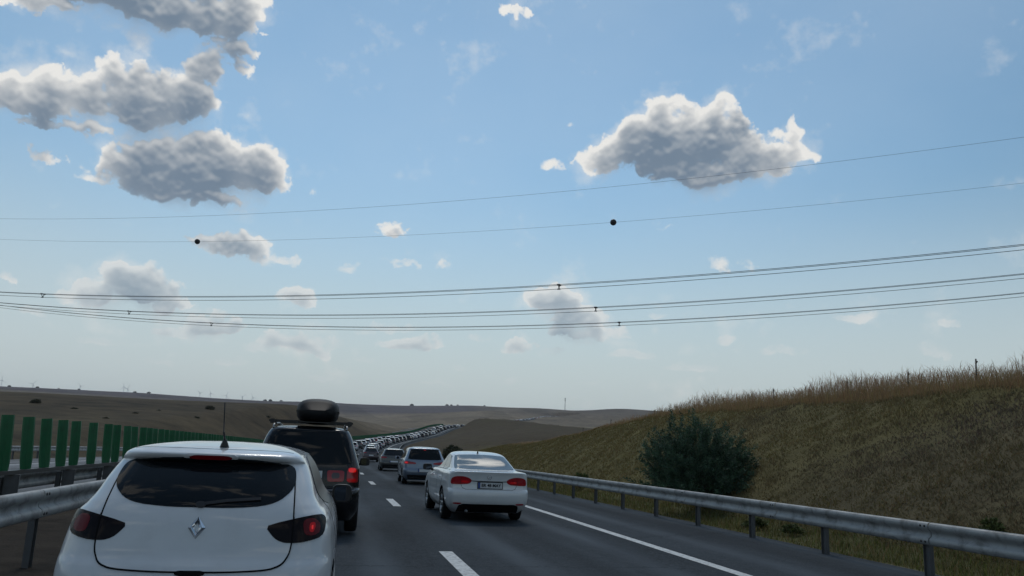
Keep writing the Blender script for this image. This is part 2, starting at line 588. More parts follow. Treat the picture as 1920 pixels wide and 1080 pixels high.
def attr_mat(name, rough=.8, spec=.15, trans=0.):
    m = mat(name, (.1, .1, .1), rough, spec=spec)
    t = NT(m.node_tree)
    at = t.node('ShaderNodeAttribute')
    at.attribute_name = 'Col'
    b = bsdf(m)
    t.link(at.outputs['Color'], b.inputs['Base Color'])
    if trans:
        tr = t.node('ShaderNodeBsdfTranslucent')
        t.link(at.outputs['Color'], tr.inputs[0])
        mx = t.node('ShaderNodeMixShader')
        mx.inputs[0].default_value = trans
        t.link(b.outputs[0], mx.inputs[1])
        t.link(tr.outputs[0], mx.inputs[2])
        out = [n for n in m.node_tree.nodes if n.type == 'OUTPUT_MATERIAL'][0]
        t.link(mx.outputs[0], out.inputs[0])
    return m


M_ASPHALT = road_mat('asphalt', (.040, .048, .056))
M_ASPHALT2 = road_mat('worn_asphalt', (.17, .175, .18))
M_PAINT = weathered(mat('road_paint', (.60, .61, .60), .75), 14, .8, (.16, .165, .17))
M_STEEL = weathered(mat('galvanised_steel', (.29, .30, .30), .6, .3), 4.5, .8, (.11, .105, .10), .3)
M_POST = weathered(mat('galvanised_post', (.11, .115, .12), .6, .3), 7, .5, (.1, .09, .08))
M_GREEN = weathered(mat('green_plastic', (.010, .118, .044), .42, spec=.4), 5, .4, (.02, .05, .025), .2)
M_BLACK = mat('black_plastic', (.012, .012, .013), .45)
M_RUBBER = mat('tyre_rubber', (.014, .014, .015), .8, spec=.25)
M_DARK = mat('underbody_dark', (.008, .008, .009), .9, spec=.1)
M_GLASS = mat('tinted_glass', (.006, .008, .010), .03, spec=.28, ior=1.45)
M_SIDEGLASS = mat('rough_side_glass', (.012, .014, .016), .32, spec=.12)  # roughened and dulled to blur the red lamp's reflection in the side window
M_GLASS2 = mat('bright_glass', (.03, .045, .05), .03, spec=.8, ior=1.9)
M_RIM = mat('wheel_alloy', (.35, .36, .37), .3, .9)
M_CHROME = mat('chrome', (.75, .76, .78), .12, 1.)
M_MIRROR = mat('mirror_glass', (.16, .19, .23), .02, 1.)
M_RED = mat('red_lens', (.24, .007, .012), .15, coat=.35, emit=(1, .01, .02), estr=.012)
M_REDLIT = mat('lit_red_lens', (.3, .01, .01), .15, coat=.5, emit=(1, .012, .01), estr=.36)
M_REDDIM = mat('dim_red_lens', (.12, .006, .008), .15, spec=.3, emit=(1, .012, .015), estr=.10)
M_SMOKE = mat('smoked_lens', (.008, .004, .005), .15, spec=.15)
M_SMOKERED = mat('smoked_red_lens', (.045, .006, .010), .2, spec=.2, emit=(1, .01, .03), estr=.012)
M_WHITELENS = mat('clear_lens', (.30, .28, .28), .15, coat=.5)
M_PLATE = mat('plate_white', (.55, .57, .58), .4)
M_PLATEBLUE = mat('plate_blue', (.02, .06, .25), .4)
M_INK = mat('plate_ink', (.01, .01, .012), .5)
M_WIRE = mat('aluminium_wire', (.07, .08, .09), .6, .2)
M_BALL = mat('marker_ball', (.015, .014, .016), .5)
M_WOOD = weathered(mat('grey_wood', (.07, .06, .05), .85), 10, .5)
M_TURBINE = mat('turbine_white', (.5, .52, .54), .5)
M_MAST = mat('mast_steel', (.06, .06, .07), .6)


def paint(name, base, metal=0., rough=.32, dirt=.22):
    return weathered(mat(name, base, rough, metal, coat=.9), 2.5, dirt, tuple(x * .55 + .02 for x in base), .08)


P_WHITE = paint('white_paint', (.63, .65, .67))
P_WHITE2 = paint('white_paint_sedan', (.74, .76, .76))
P_BLACK = mat('black_paint', (.007, .008, .010), .22, spec=.35, coat=.25)
P_BLUE = paint('pale_blue_metallic', (.17, .215, .285), .55, .35)
P_GREY = paint('dark_grey_metallic', (.065, .07, .072), .4, .35)
P_SILVER = paint('silver_metallic', (.42, .43, .45), .7, .35)
P_RED = paint('red_paint', (.25, .02, .02))
P_DKBLUE = paint('dark_blue_paint', (.02, .03, .08), .2)
P_MAROON = paint('dark_plum_paint', (.05, .035, .045), .3)

# ------------------------------------------------------------------ the road's course
XC = pchip([-60, 0, 54, 93, 130, 190, 230, 290, 360, 450, 480, 520, 560, 650, 750, 900, 1050, 1300, 1600], [0, 0, 0, .6, 2.4, 8., 13.5, 23.5, 38.5, 61, 71, 86, 101, 130, 154, 184, 245, 354, 486])
ZC = pchip([-60, 0, 17, 34, 54, 93, 130, 190, 230, 290, 360, 450, 480, 520, 600, 700, 900, 1050, 1300, 1380, 1600], [0, 0, -.03, -.1, -.2, -.5, -.2, 1.1, 2.0, 3.5, 6.2, 12, 13.2, 14.4, 15.6, 20, 31, 40.3, 57, 59, 55])
XD = 1.76
OPP_DROP = 1.7           # the other carriageway runs lower through the dip


def rp(Y, o, dz=0.):
    """point beside the lane line: o metres to the right of it, dz above the road"""
    if o < -8.2:
        t = min(max((Y - 80) / 90, 0), 1)
        dz -= OPP_DROP * t * t * (3 - 2 * t) * min(1, (-8.2 - o) / .6)
    h = (float(XC(Y + .5)) - float(XC(Y - .5)))
    c = 1 / math.sqrt(1 + h * h)
    return Vector((XD + float(XC(Y)) + o * c, Y - o * h * c, float(ZC(Y)) + dz))


def heading(Y):
    return -math.atan((float(XC(Y + 1)) - float(XC(Y - 1))) / 2)


def stations(y0, y1):
    ys = [y0]
    while ys[-1] < y1:
        y = ys[-1]
        ys.append(y + (1.0 if y < 60 else (2.5 if y < 200 else 6.)))
    ys[-1] = y1
    return ys


def strip(name, ys, cols, m, kind='structure', parent=None, smooth=True, thick=0.):
    """ribbon along the road; cols = [(offset, dz), ...]"""
    V, Fc = [], []
    k = len(cols)
    for Y in ys:
        for (o, dz) in cols:
            V.append(rp(Y, o, dz))
    for i in range(len(ys) - 1):
        for j in range(k - 1):
            a = i * k + j
            Fc.append((a, a + 1, a + k + 1, a + k))
    me = mesh_np(name, V, Fc, [m], smooth)
    at = me.attributes.new('Off', 'FLOAT', 'POINT')
    at.data.foreach_set('value', np.tile(np.array([c_[0] for c_ in cols], np.float32), len(ys)))
    o = obj(name, me, parent)
    if kind:
        o['kind'] = kind
    return o


YS = stations(-30, 1390)
road = strip('road', YS, [(-4.55, -.02), (-4.4, 0), (0, 0), (3.7, 0), (6.8, 0), (6.95, -.03)], M_ASPHALT)
tag(road, 'dark asphalt carriageway with the queue of cars')
road_b = strip('opposite_road', YS, [(-19.6, -.02), (-19.4, 0), (-12.7, 0), (-8.4, 0), (-8.3, -.02)], M_ASPHALT2)
tag(road_b, 'paler empty carriageway beyond the green screen')
M_DIRT = ground_mat('median_dirt', 1.6, False, (.046, .037, .029), .8, .7, (.05, .05, .03))
median = strip('median', YS, [(-8.45, -.06), (-8.0, .01), (-6.5, .03), (-5.2, .02), (-4.5, -.05)], M_DIRT)
tag(median, 'bare brown strip of earth between the two carriageways')


def marking(name, y0, y1, o0, o1, parent):
    ys = [y for y in YS if y0 < y < y1]
    return strip(name, [y0] + ys + [y1], [(o0, .004), (o1, .004)], M_PAINT, None, parent)


marking('edge_line', -30, 1390, 3.60, 3.79, road)
marking('edge_line', -30, 1390, -3.85, -3.68, road)
for k in range(-1, 38):
    y0 = 9.24 + 12 * k
    marking('lane_dash', y0, y0 + 3, -.1, .1, road)
marking('edge_line', -30, 1390, -16.5, -16.3, road_b)
marking('edge_line', -30, 1390, -9.2, -9.0, road_b)

# ------------------------------------------------------------------ terrain: one sheet out to the horizon
CTRL = [(-33.7, 3200, 116.67), (-25.24, 3200, 129.73), (-20.12, 3200, 132.77), (-16.45, 3200, 136.41), (-11.25, 3200, 142.24), (-1.03, 3200, 148.96), (10.08, 3200, 161.39), (14.24, 2200, 113.48), (16.88, 2200, 110.05), (18.75, 2200, 115.43), (20.06, 2200, 118.53), (23.19, 2200, 115.25), (31.96, 2200, 114.69), (46.78, 2200, 112.51), (57.78, 2200, 116.15), (2.64, 1900, 74.35), (8.22, 1900, 81.42), (0.49, 1500, 47.71), (4.87, 1500, 55.88), (10.1, 1500, 67.64), (13.88, 1350, 56.68), (16.14, 1350, 59.56), (19.51, 1350, 60.65), (23.19, 1350, 58.33), (2.7, 1000, 27.05), (6.38, 1000, 33.09), (9.37, 1000, 37.9), (13.9, 1000, 36.52), (17.65, 1000, 35.11), (23.19, 1000, 35.94), (2.37, 600, 11.31), (4.92, 600, 14.77), (7.52, 600, 17.47), (-31.69, 260, 8.62), (-25.19, 260, 10.3), (-20.08, 260, 11.02), (-16.71, 260, 11.33), (-12.78, 260, 11.25), (-7.94, 260, 11.45), (-2.42, 260, 11.34), (0.47, 260, 10.17), (2.33, 260, 8.07), (-25.12, 520, 15.08), (-20.01, 520, 16.25), (-12.73, 520, 17.03), (-4.48, 520, 17.28), (0.51, 520, 14.55), (-25.03, 170, 4.19), (-19.91, 170, 4.18), (-12.64, 170, 4.38), (-4.4, 170, 4.03), (0.55, 170, 4.37), (2.73, 170, 4.43), (4.03, 300, 5.63), (4.23, 300, 4.9), (0.58, 240, 4.18), (2.37, 240, 5.42), (-24.87, 90, 1.31), (-19.74, 90, 0.96), (-14.03, 90, 1.19), (-7.7, 90, 1.5), (-2.22, 90, 1.42)]
for a in range(-180, 180, 15):
    CTRL += [(a, 4, -.4), (a, 20, -.4)]
    if a < -40 or a > 60:
        CTRL += [(a, 90, 0), (a, 260, 4), (a, 1000, 20), (a, 2800, 70), (a, 6000, 60)]
for a in (-30, -15, 0, 10, 20, 30, 45):
    CTRL += [(a, 5000, 95), (a, 12000, 40), (a, 40, -.3)]
for a in (14, 20, 30, 45, 60):
    CTRL += [(a, 90, -1), (a, 200, 0.), (a, 400, 4)]


class Terrain:
    def __init__(self):
        P = np.array(CTRL, float)
        self.uv = self.dom(np.radians(P[:, 0]), P[:, 1])
        e = (P[:, 2] - CAM_H) / P[:, 1]
        n = len(e)
        K = self.ker(self.uv, self.uv) + np.eye(n) * 2e-3
        A = np.zeros((n + 1, n + 1))
        A[:n, :n] = K
        A[:n, n] = 1
        A[n, :n] = 1
        b = np.r_[e, 0]
        s = np.linalg.solve(A, b)
        self.w, self.c = s[:n], s[n]
        self.ry = np.arange(-60, 1500, 4.)
        self.rx = XD + XC(self.ry)
        self.rz = ZC(self.ry)

    @staticmethod
    def dom(th, D):
        return np.stack([np.cos(th) * 5, np.sin(th) * 5, np.log(D) * 1.6], -1)

    @staticmethod
    def ker(a, b):
        d2 = ((a[:, None] - b[None]) ** 2).sum(-1)
        return np.sqrt(d2 + .01) * -1.0          # biharmonic in three dimensions

    def raw(self, x, y):
        th, D = np.arctan2(x, y), np.maximum(np.hypot(x, y), 3.)
        q = self.dom(th, D)
        out = np.empty(len(x))
        for i in range(0, len(x), 20000):
            out[i:i + 20000] = self.ker(q[i:i + 20000], self.uv) @ self.w + self.c
        return out * D + CAM_H

    def __call__(self, x, y):
        x, y = np.asarray(x, float), np.asarray(y, float)
        z = self.raw(x, y)
        D = np.hypot(x, y)
        near = D < 2200
        o = np.full(len(x), 1e4)
        zr = np.zeros(len(x))
        idx = np.where(near)[0]
        for i in range(0, len(idx), 20000):
            j = idx[i:i + 20000]
            d2 = (x[j][:, None] - self.rx) ** 2 + (y[j][:, None] - self.ry) ** 2
            k = d2.argmin(1)
            k2 = np.clip(k, 1, len(self.ry) - 2)
            tx = self.rx[k2 + 1] - self.rx[k2 - 1]
            ty = self.ry[k2 + 1] - self.ry[k2 - 1]
            L = np.hypot(tx, ty)
            dx, dy = x[j] - self.rx[k2], y[j] - self.ry[k2]
            o[j] = (dx * ty - dy * tx) / L
            along = (dx * tx + dy * ty) / L
            zr[j] = ZC(self.ry[k2] + along * ty / L)
            far = np.sqrt(d2[np.arange(len(j)), k]) > np.abs(o[j]) + 15
            o[j[far]] = 1e4
        # cut and fill beside the carriageways
        a = np.where(o < -6.5, -6.5 - o, o + 6.5)
        w = np.clip((a - 14.5) / np.where(y < 120, 12., 22.), 0, 1)
        w = w * w * (3 - 2 * w)
        drop = OPP_DROP * np.clip((y - 75) / 80, 0, 1) * np.clip((-5.6 - o) / 1.5, 0, 1)
        z = np.where(a < 400, (zr - .45 - drop) * (1 - w) + z * w, z)
        # leave room for the cutting on the right, built on its own
        cutr = (y > -60) & (y < 505) & (o > 5) & (o < 125)
        z = np.where(cutr, np.minimum(z, zr - .8), z)
        # rolling relief
        f = np.clip((D - 60) / 400, 0, 1)
        z = z + f * (np.sin(x * .021 + 1.3) * np.sin(y * .017) * .5 + np.sin(x * .0061) * np.sin(y * .0043 + 2) * 2.0 * np.clip((D - 500) / 1500, 0, 1))
        return z


TER = Terrain()


def terrain_colour(az, D):
    az = np.degrees(az)
    n = len(az)
    c = np.tile(np.array([.175, .138, .098]), (n, 1))

    def blend(mask, col, c):
        mask = np.clip(mask, 0, 1)[:, None]
        return c * (1 - mask) + np.array(col) * mask
    ss = lambda v, a, b: np.clip((v - a) / (b - a), 0, 1)
    c = blend(ss(D, 1500, 1900) * (1 - ss(az, 9, 12)), (.080, .064, .070), c)
    c = blend(ss(D, 1150, 1500) * ss(az, 10, 13), (.112, .088, .068), c)
    c = blend((1 - ss(D, 360, 470)) * (1 - ss(az, 5, 8)), (.064, .047, .026), c)
    c = blend((1 - ss(D, 150, 200)) * (1 - ss(az, 5, 8)), (.070, .053, .028), c)
    c = blend(ss(D, 320, 360) * (1 - ss(D, 520, 620)) * (1 - ss(az, -18, -16.5)), (.21, .135, .08), c)
    # one tone per field, with lighter tracks between some of them
    u, v = az * .55 + np.log(D) * 1.3, np.log(D) * 3.1 - az * .06
    h = np.sin(np.floor(u) * 12.9898 + np.floor(v) * 78.233) * 43758.5453
    h = h - np.floor(h)
    c = c * (1 + (h - .5)[:, None] * .38 * ss(D, 380, 520)[:, None])
    edge = np.maximum(1 - np.abs(v - np.round(v)) / .035, 0) * ss(D, 420, 520) * (np.sin(np.round(v) * 5.1) > -.2)
    c = blend(edge * .5, (.20, .165, .11), c)
    c = blend(ss(D, 640, 700) * (1 - ss(D, 820, 900)) * ss(az, 7, 12), (.18, .15, .09), c)
    return c


def build_terrain():
    a0, a1 = math.radians(-36), math.radians(52)
    th = list(np.arange(a0, a1, math.radians(.16)))
    th += list(np.arange(a1, a0 + 2 * math.pi, math.radians(4)))
    D = [5.]
    while D[-1] < 12000:
        D.append(D[-1] * (1.022 if D[-1] < 4500 else 1.12))
    th, D = np.array(th), np.array(D)
    T, R = np.meshgrid(th, D)
    x, y = (np.sin(T) * R).ravel(), (np.cos(T) * R).ravel()
    z = TER(x, y)
    V = np.stack([x, y, z], -1)
    n, m = len(th), len(D)
    i = np.arange(m - 1)[:, None] * n
    j = np.arange(n)[None]
    j2 = (j + 1) % n
    q = np.stack([i + j, i + j2, i + n + j2, i + n + j], -1).reshape(-1, 4)[:, ::-1]
    V = np.vstack([V, [[0, 0, -.85]]])
    col = np.vstack([terrain_colour(np.arctan2(x, y), R.ravel()), [[.1, .08, .05]]])
    me = mesh_fast('ground', V, q, [ground_mat('dry_fields', .11, True, bump=.7, contrast=.95, tint=(.060, .060, .032))], True, col)
    g = obj('ground', me)
    tag(g, 'brown dry hills and fields rolling to the horizon', kind='structure')
    return g


build_terrain()

# ------------------------------------------------------------------ cutting on the right
CRX = pchip([-40, 35, 43, 50, 56, 66, 73, 85, 100, 120, 160, 220, 300, 360, 430, 470, 505], [16, 16, 16, 16, 16, 16, 16.2, 18.5, 23.1, 29.8, 46.4, 70, 92.3, 87, 76.0, 84, 97])
CRZ = pchip([-40, 35, 43, 50, 56, 66, 73, 85, 100, 120, 160, 220, 300, 360, 430, 470, 505], [3.5, 3.47, 3.18, 2.8, 2.5, 2.05, 1.9, 2.0, 2.3, 2.63, 4.57, 7.7, 10.4, 13., 17., 17.2, 16])


def cut_profile(Y, u):
    """u in 0..1 from the verge to the crest, 1..2 over the top -> x, y, z"""
    e = rp(Y, 6.9)
    toe = rp(Y, 8.7)
    cx, cz = float(CRX(Y)), float(CRZ(Y))
    if u <= .2:
        t = u / .2
        p = e.lerp(toe, t)
        return p.x, p.y, p.z - .02 - .1 * math.sin(math.pi * t)
    if u <= 1:
        t = (u - .2) / .8
        s = t + .06 * math.sin(math.pi * t) * (1 if Y < 120 else 2)
        x = toe.x + (cx - toe.x) * t
        z = toe.z + (cz - toe.z) * s - .02
        return x, toe.y + (Y - toe.y) * t, z
    t = u - 1
    return cx + t * (14 if Y < 120 else 35), Y, cz + .25 * math.sin(min(t * 3, 1) * 1.57) * (1 if Y < 90 else .3) - max(0, t - .45) * (9 if Y < 300 else 14)


def lump(x, y):
    return (math.sin(x * 2.9 + 1.1 * math.sin(y * 1.7)) * math.sin(y * 2.3 + math.sin(x * 1.9)) * .05
            + math.sin(x * 7.1 + y * 3.3) * math.sin(y * 6.1 - x * 2.2) * .02 + math.sin(x * .8 + y * .35) * math.sin(y * .5) * .08)


def build_cutting():
    ys = list(np.arange(-30, 70, .5)) + list(np.arange(70, 160, 1.5)) + list(np.arange(160, 506, 4.))
    us = [0, .018, .035] + list(np.linspace(0, .2, 5))[1:] + list(np.linspace(.2, 1, 29))[1:] + [1.03, 1.08, 1.15, 1.25, 1.4, 1.6, 1.8, 2.0]
    V, col = [], []
    for Y in ys:
        for u in us:
            x, y, z = cut_profile(Y, u)
            if u > .02:
                z += lump(x, y) * (1 if Y < 100 else 2.5) * min(1, u * 4)
            V.append((x, y, z))
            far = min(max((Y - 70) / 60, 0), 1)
            if u < .03:
                c = (.17, .145, .11)
            elif u < .22:
                c = (.095, .092, .04)
            elif u <= 1.02:
                k = .5 + .5 * math.sin(x * .55 + y * .31) * math.sin(y * .23 + 1)
                right = min(max((30 - y) / 16, 0), 1) * k
                c = tuple(a * (1 - right * .7) + b * right * .7 for a, b in zip((.125, .105, .044), (.108, .088, .062)))
            else:
                c = (.13, .085, .05)
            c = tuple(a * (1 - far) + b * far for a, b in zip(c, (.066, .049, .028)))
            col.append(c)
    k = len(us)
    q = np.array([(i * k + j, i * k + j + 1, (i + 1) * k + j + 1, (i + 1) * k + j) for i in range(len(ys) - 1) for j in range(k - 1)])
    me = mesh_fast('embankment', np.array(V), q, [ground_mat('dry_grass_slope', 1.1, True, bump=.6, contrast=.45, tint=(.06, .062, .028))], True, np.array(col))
    o = obj('embankment', me)
    tag(o, 'grassy cutting slope rising on the right of the motorway', kind='structure')


build_cutting()


# ------------------------------------------------------------------ guard rails
WAVE = [(.0, .31), (-.030, .307), (-.052, .290), (-.058, .255), (-.052, .215), (-.014, .188), (-.008, .155), (-.014, .122), (-.052, .095), (-.058, .060), (-.052, .022), (-.030, .004), (0, 0)]
BOLT = MB()
BOLT.lathe_x([(-.012, .0), (-.012, .016), (0, .018)], 0, 0, 0, 8)
BOLT_ME = BOLT.mesh('bolt', [M_BLACK], True)


def rail_beam(y0, y1, o, z0, side, step=2.):
    """one length of corrugated beam; side = +1 when the traffic is on its left"""
    ys = list(np.arange(y0, y1, step)) + [y1]
    prof = [(px * side, pz) for px, pz in WAVE]
    prof += [(px + .006 * side, pz) for px, pz in reversed(prof)]
    k = len(prof)
    V, Fc = [], []
    base = rp((y0 + y1) / 2, o, z0)
    for Y in ys:
        for px, pz in prof:
            V.append(rp(Y, o + px, z0 + pz) - base)
    for i in range(len(ys) - 1):
        for j in range(k):
            a, b = i * k + j, i * k + (j + 1) % k
            Fc.append((a, b, b + k, a + k))
    Fc.append(tuple(range(k)))
    Fc.append(tuple(range((len(ys) - 1) * k, len(ys) * k))[::-1])
    me = mesh_np('rail_beam', V, Fc, [M_STEEL])
    me.shade_smooth()
    me.set_sharp_from_angle(angle=math.radians(50))
    return me, base


def post_mesh(h, w=.11, d=.07):
    m = MB()
    m.box(-.004, .004, -w / 2, w / 2, -h, 0)
    m.box(-d / 2, d / 2, -w / 2 - .006, -w / 2, -h, 0)
    m.box(-d / 2, d / 2, w / 2, w / 2 + .006, -h, 0)
    return m.mesh('post', [M_POST])


def guard_rail(label, o, z0, side, y0, ylast, first_post, gap, near, bolts=(), post_o=None):
    root = empty('guard_rail', rp(y0, o))
    tag(root, label, 'guard rail', 'guard rails along the motorway')
    inv = Vector(rp(y0, o))
    pm = post_mesh(z0 + .25 + .25)
    y = y0
    while y < near:
        me, base = rail_beam(y, y + 3.98, o, z0, side)
        b = obj('rail_beam', me, root, base - inv)
        if any(abs(y - q) < 2.1 for q in bolts) or y < 26:
            for dy in (.06, .14):
                for dz in (.26, .05):
                    bo = obj('bolt', BOLT_ME, b, rp(y + dy, o - .052 * side, z0 + dz) - base)
                    if side < 0:
                        bo.rotation_euler = (0, 0, math.pi)
        y += 4.0
    me, base = rail_beam(y, ylast, o, z0, side, 8.)
    tag(obj('rail_beam', me, root, base - inv), kind='stuff')
    po = o + (.06 * side if post_o is None else post_o)
    y = first_post
    while y < near:
        p = obj('post', pm, root, rp(y, po, z0 + .25) - inv)
        p.rotation_euler = (0, 0, heading(y))
        y += gap
    m = MB()
    while y < min(ylast, 420):
        c = rp(y, po) - inv
        m.box(c.x - .05, c.x + .05, c.y - .05, c.y + .05, c.z - .2, c.z + z0 + .2)
        y += gap * 1.6
    if m.v:
        tag(m.build('post', M_POST, root), kind='stuff')
    return root


guard_rail('galvanised guard rail on the right edge below the grassy slope', 8.2 - XD, .435, 1, -6, 470, 2.8, 2.45, 150)
guard_rail('galvanised guard rail on the left edge nearest the white hatchback', -3.1 - XD, .56, -1, -6, 470, 2.15, 4.1, 130, post_o=-.13)
guard_rail('galvanised median rail under the green glare panels', -5.32 - XD, .50, -1, -6, 900, 3.15, 2.9, 110, post_o=.14)
guard_rail('far galvanised guard rail beyond the opposite carriageway', -17.7 - XD, .45, -1, -6, 900, 4., 4., 130, post_o=-.13)

# ------------------------------------------------------------------ green anti-glare screen on the median
scr = empty('glare_screen', rp(0, -5.05 - XD))
tag(scr, 'row of upright green anti glare panels on the median barrier', 'glare screen')
s0 = Vector(rp(0, -5.05 - XD))
PANELS = []
for v in range(4):
    m = MB()
    w, h = .094, .88
    vs, fs = [], []
    nz = 6
    xs = [-w, -w * .78, -w * .3, 0, w * .3, w * .78, w]
    dep = [.028, .0, .012, .022, .012, .0, .028]
    r = random.Random(v)
    for side in (0, 1):
        for i in range(nz + 1):
            z = h * i / nz
            for x, d in zip(xs, dep):
                k = 1.0
                if i == 0: k = .86
                if i == nz: k = .97
                vs.append((x * k, d + (.022 if side else 0) + .006 * math.sin(z * 5 + v), z))
    kx = len(xs)
    N1 = (nz + 1) * kx
    for i in range(nz):
        for j in range(kx - 1):
            a = i * kx + j
            fs.append((a, a + 1, a + kx + 1, a + kx))
            fs.append((N1 + a, N1 + a + kx, N1 + a + kx + 1, N1 + a + 1))
    for i in range(nz):
        a = i * kx
        fs.append((a, a + kx, N1 + a + kx, N1 + a))
        a = i * kx + kx - 1
        fs.append((a, N1 + a, N1 + a + kx, a + kx))
    for j in range(kx - 1):
        a = nz * kx + j
        fs.append((a, a + 1, N1 + a + 1, N1 + a))
        fs.append((j, N1 + j, N1 + j + 1, j + 1))
    m.add(vs, fs)
    PANELS.append(m.mesh('panel', [M_GREEN]))
r = random.Random(5)
PY = [7.5, 8.7, 9.8, 10.9, 12.1, 13.25, 14.4, 15.4, 16.34, 17.26, 18.06, 19.26, 20.45, 21.29, 22.38]
y, n = PY[0], 0
far_panels = MB()
while y < 470:
    yj = y + (r.uniform(-.09, .09) if n >= len(PY) else 0)
    p = rp(yj, -5.05 - XD, .865) - s0
    rz = heading(yj) + math.radians(28 + r.uniform(-9, 9))
    if n < 290:
        o = obj('panel', PANELS[n % 4], scr, p)
        o.rotation_euler = (r.uniform(-.02, .02), -.055 + r.uniform(-.02, .02), rz)
    else:
        dx, dy = math.cos(rz) * .118, math.sin(rz) * .118
        ex, ey = -math.sin(rz) * .03, math.cos(rz) * .03
        vs = [(p.x + a * dx + b * ex, p.y + a * dy + b * ey, p.z + c) for c in (0, .88) for b in (0, 1) for a in (-1, 1)]
        far_panels.add(vs, [(0, 1, 3, 2), (4, 6, 7, 5), (0, 4, 5, 1), (2, 3, 7, 6), (0, 2, 6, 4), (1, 5, 7, 3)])
    n += 1
    y = PY[n] if n < len(PY) else y + (.82 if y < 250 else 1.0)
tag(far_panels.build('panel', M_GREEN, scr), kind='stuff')
cap = rail_beam(-6, 470, -5.05 - XD, .80, 1, 4.)[0]
m = MB()
ys = stations(-6, 470)
prof = [(-.05, .80), (.05, .80), (.05, .865), (-.05, .865)]
V, Fc = [], []
for Y in ys:
    for px, pz in prof:
        V.append(rp(Y, -5.05 - XD + px, pz) - s0)
for i in range(len(ys) - 1):
    for j in range(4):
        a, b = i * 4 + j, i * 4 + (j + 1) % 4
        Fc.append((a, b, b + 4, a + 4))
obj('base_rail', mesh_np('base_rail', V, Fc, [M_BLACK]), scr)
bpy.data.meshes.remove(cap)
pm = MB()
pm.box(-.105, .105, -.05, .05, -1.1, 0)
pm.box(.105, .112, -.07, .07, -1.1, 0)
pm = pm.mesh('post', [M_POST])
y = 8.95
while y < 130:
    o = obj('post', pm, scr, rp(y, -5.05 - XD, .80) - s0)
    o.rotation_euler = (0, 0, heading(y) + .25)
    y += 2.95

# ------------------------------------------------------------------ overhead lines
WIRES = [('ground', 87, (.00082, -.00147, 26.8992)), ('ground', 100, (.00071, -.01406, 26.84)),
         ('phase', 80, (.00094, .00184, 15.7309)), ('phase', 94, (.00095, -.01126, 15.8386)), ('phase', 107, (.00098, -.02631, 16.2561))]
SLOPE = -.6
LINE_LABELS = ['upper thin earth wire without marker balls, highest of the overhead wires',
               'lower thin earth wire carrying the two dark marker balls',
               'topmost triple bundle of power line conductors across the sky',
               'middle triple bundle of power line conductors across the sky',
               'lowest triple bundle of power line conductors across the sky']


def wire_pt(w, x, dn=0., dz=0.):
    _, D, c = w
    y = D + SLOPE * x
    nx, ny = -SLOPE / math.hypot(1, SLOPE), 1 / math.hypot(1, SLOPE)
    return Vector((x + nx * dn, y + ny * dn, c[0] * x * x + c[1] * x + c[2] + dz))


for w, lab in zip(WIRES, LINE_LABELS):
    root = empty('power_line', wire_pt(w, 0))
    tag(root, lab, 'overhead wire', 'overhead power line wires')
    b0 = Vector(wire_pt(w, 0))
    subs = [(0, 0)] if w[0] == 'ground' else [(-.21, .18), (.21, .18), (0, -.2)]
    for dn, dz in subs:
        m = MB()
        m.tube([wire_pt(w, x, dn, dz) - b0 for x in np.arange(-130, 91, 3.)], .013 if w[0] == 'ground' else .025, 5)
        m.build('wire', M_WIRE, root, True)
    if w[0] == 'phase':
        xs = {80: (-33.93, 18.95), 94: (-26.86, 25.73), 107: (-17.85, 31.72)}[w[1]]
        for x in xs:
            m = MB()
            P = [wire_pt(w, x, dn, dz) - b0 for dn, dz in subs]
            for i in range(3):
                m.tube([P[i], P[(i + 1) % 3]], .035, 6)
                m.tube([P[i] + Vector((-.12, .07, 0)), P[i] + Vector((.12, -.07, 0))], .06, 6)
            m.build('spacer', M_BLACK, root)

for x, lab in ((-20.0, 'dark round marker ball on the lower earth wire above the black people carrier'), (28.94, 'dark round marker ball on the lower earth wire below the big right cloud')):
    m = MB()
    prof = [(.36 * math.cos(t), .36 * math.sin(t)) for t in np.linspace(math.pi, 0, 13)]
    m.lathe_x(prof, 0, 0, 0, 20)
    m.lathe_x([(-.02, .36), (-.02, .375), (.02, .375), (.02, .36)], 0, 0, 0, 20)
    o = m.build('marker_ball', M_BALL, None, True, loc=wire_pt(WIRES[1], x))
    tag(o, lab, 'marker ball', 'marker balls on the earth wire')


# ------------------------------------------------------------------ cars
def ring(z, yr, w, yf, rc, rcf, bow, bowf, taper):
    """half outline of a car body in plan at one height, rear centre to front centre"""
    rc, rcf = min(rc, w * .9), min(rcf, w * .9)
    L = yf - yr
    ry, rfy = min(rc * .95, L * .3), min(rcf * 1.1, L * .4)
    pts = []
    for t in np.linspace(0, 1, 9)[:-1]:
        x = (w - rc) * t
        pts.append((x, yr + bow * (x / w) ** 2))
    y0 = yr + bow * ((w - rc) / w) ** 2
    for t in np.linspace(0, math.pi / 2, 9)[:-1]:
        pts.append((w - rc + rc * math.sin(t), y0 + ry * (1 - math.cos(t))))
    y1 = yf - bowf * ((w - rcf) / w) ** 2
    for t in np.linspace(0, 1, 15)[:-1]:
        pts.append((w, (y0 + ry) * (1 - t) + (y1 - rfy) * t))
    for t in np.linspace(0, math.pi / 2, 9)[:-1]:
        pts.append((w - rcf + rcf * math.cos(t), y1 - rfy + rfy * math.sin(t)))
    for t in np.linspace(1, 0, 9):
        x = (w - rcf) * t
        pts.append((x, yf - bowf * (x / w) ** 2))
    ym, hl = (yr + yf) / 2, max(L / 2, .05)
    return [(x * (1 - taper * abs((y - ym) / hl) ** 3), y, z) for x, y in pts]


def chaikin(poly, n):
    P = [Vector(p) for p in poly]
    for _ in range(n):
        Q = []
        for i in range(len(P)):
            a, b = P[i], P[(i + 1) % len(P)]
            Q += [a.lerp(b, .2), a.lerp(b, .8)]
        P = Q
    return P


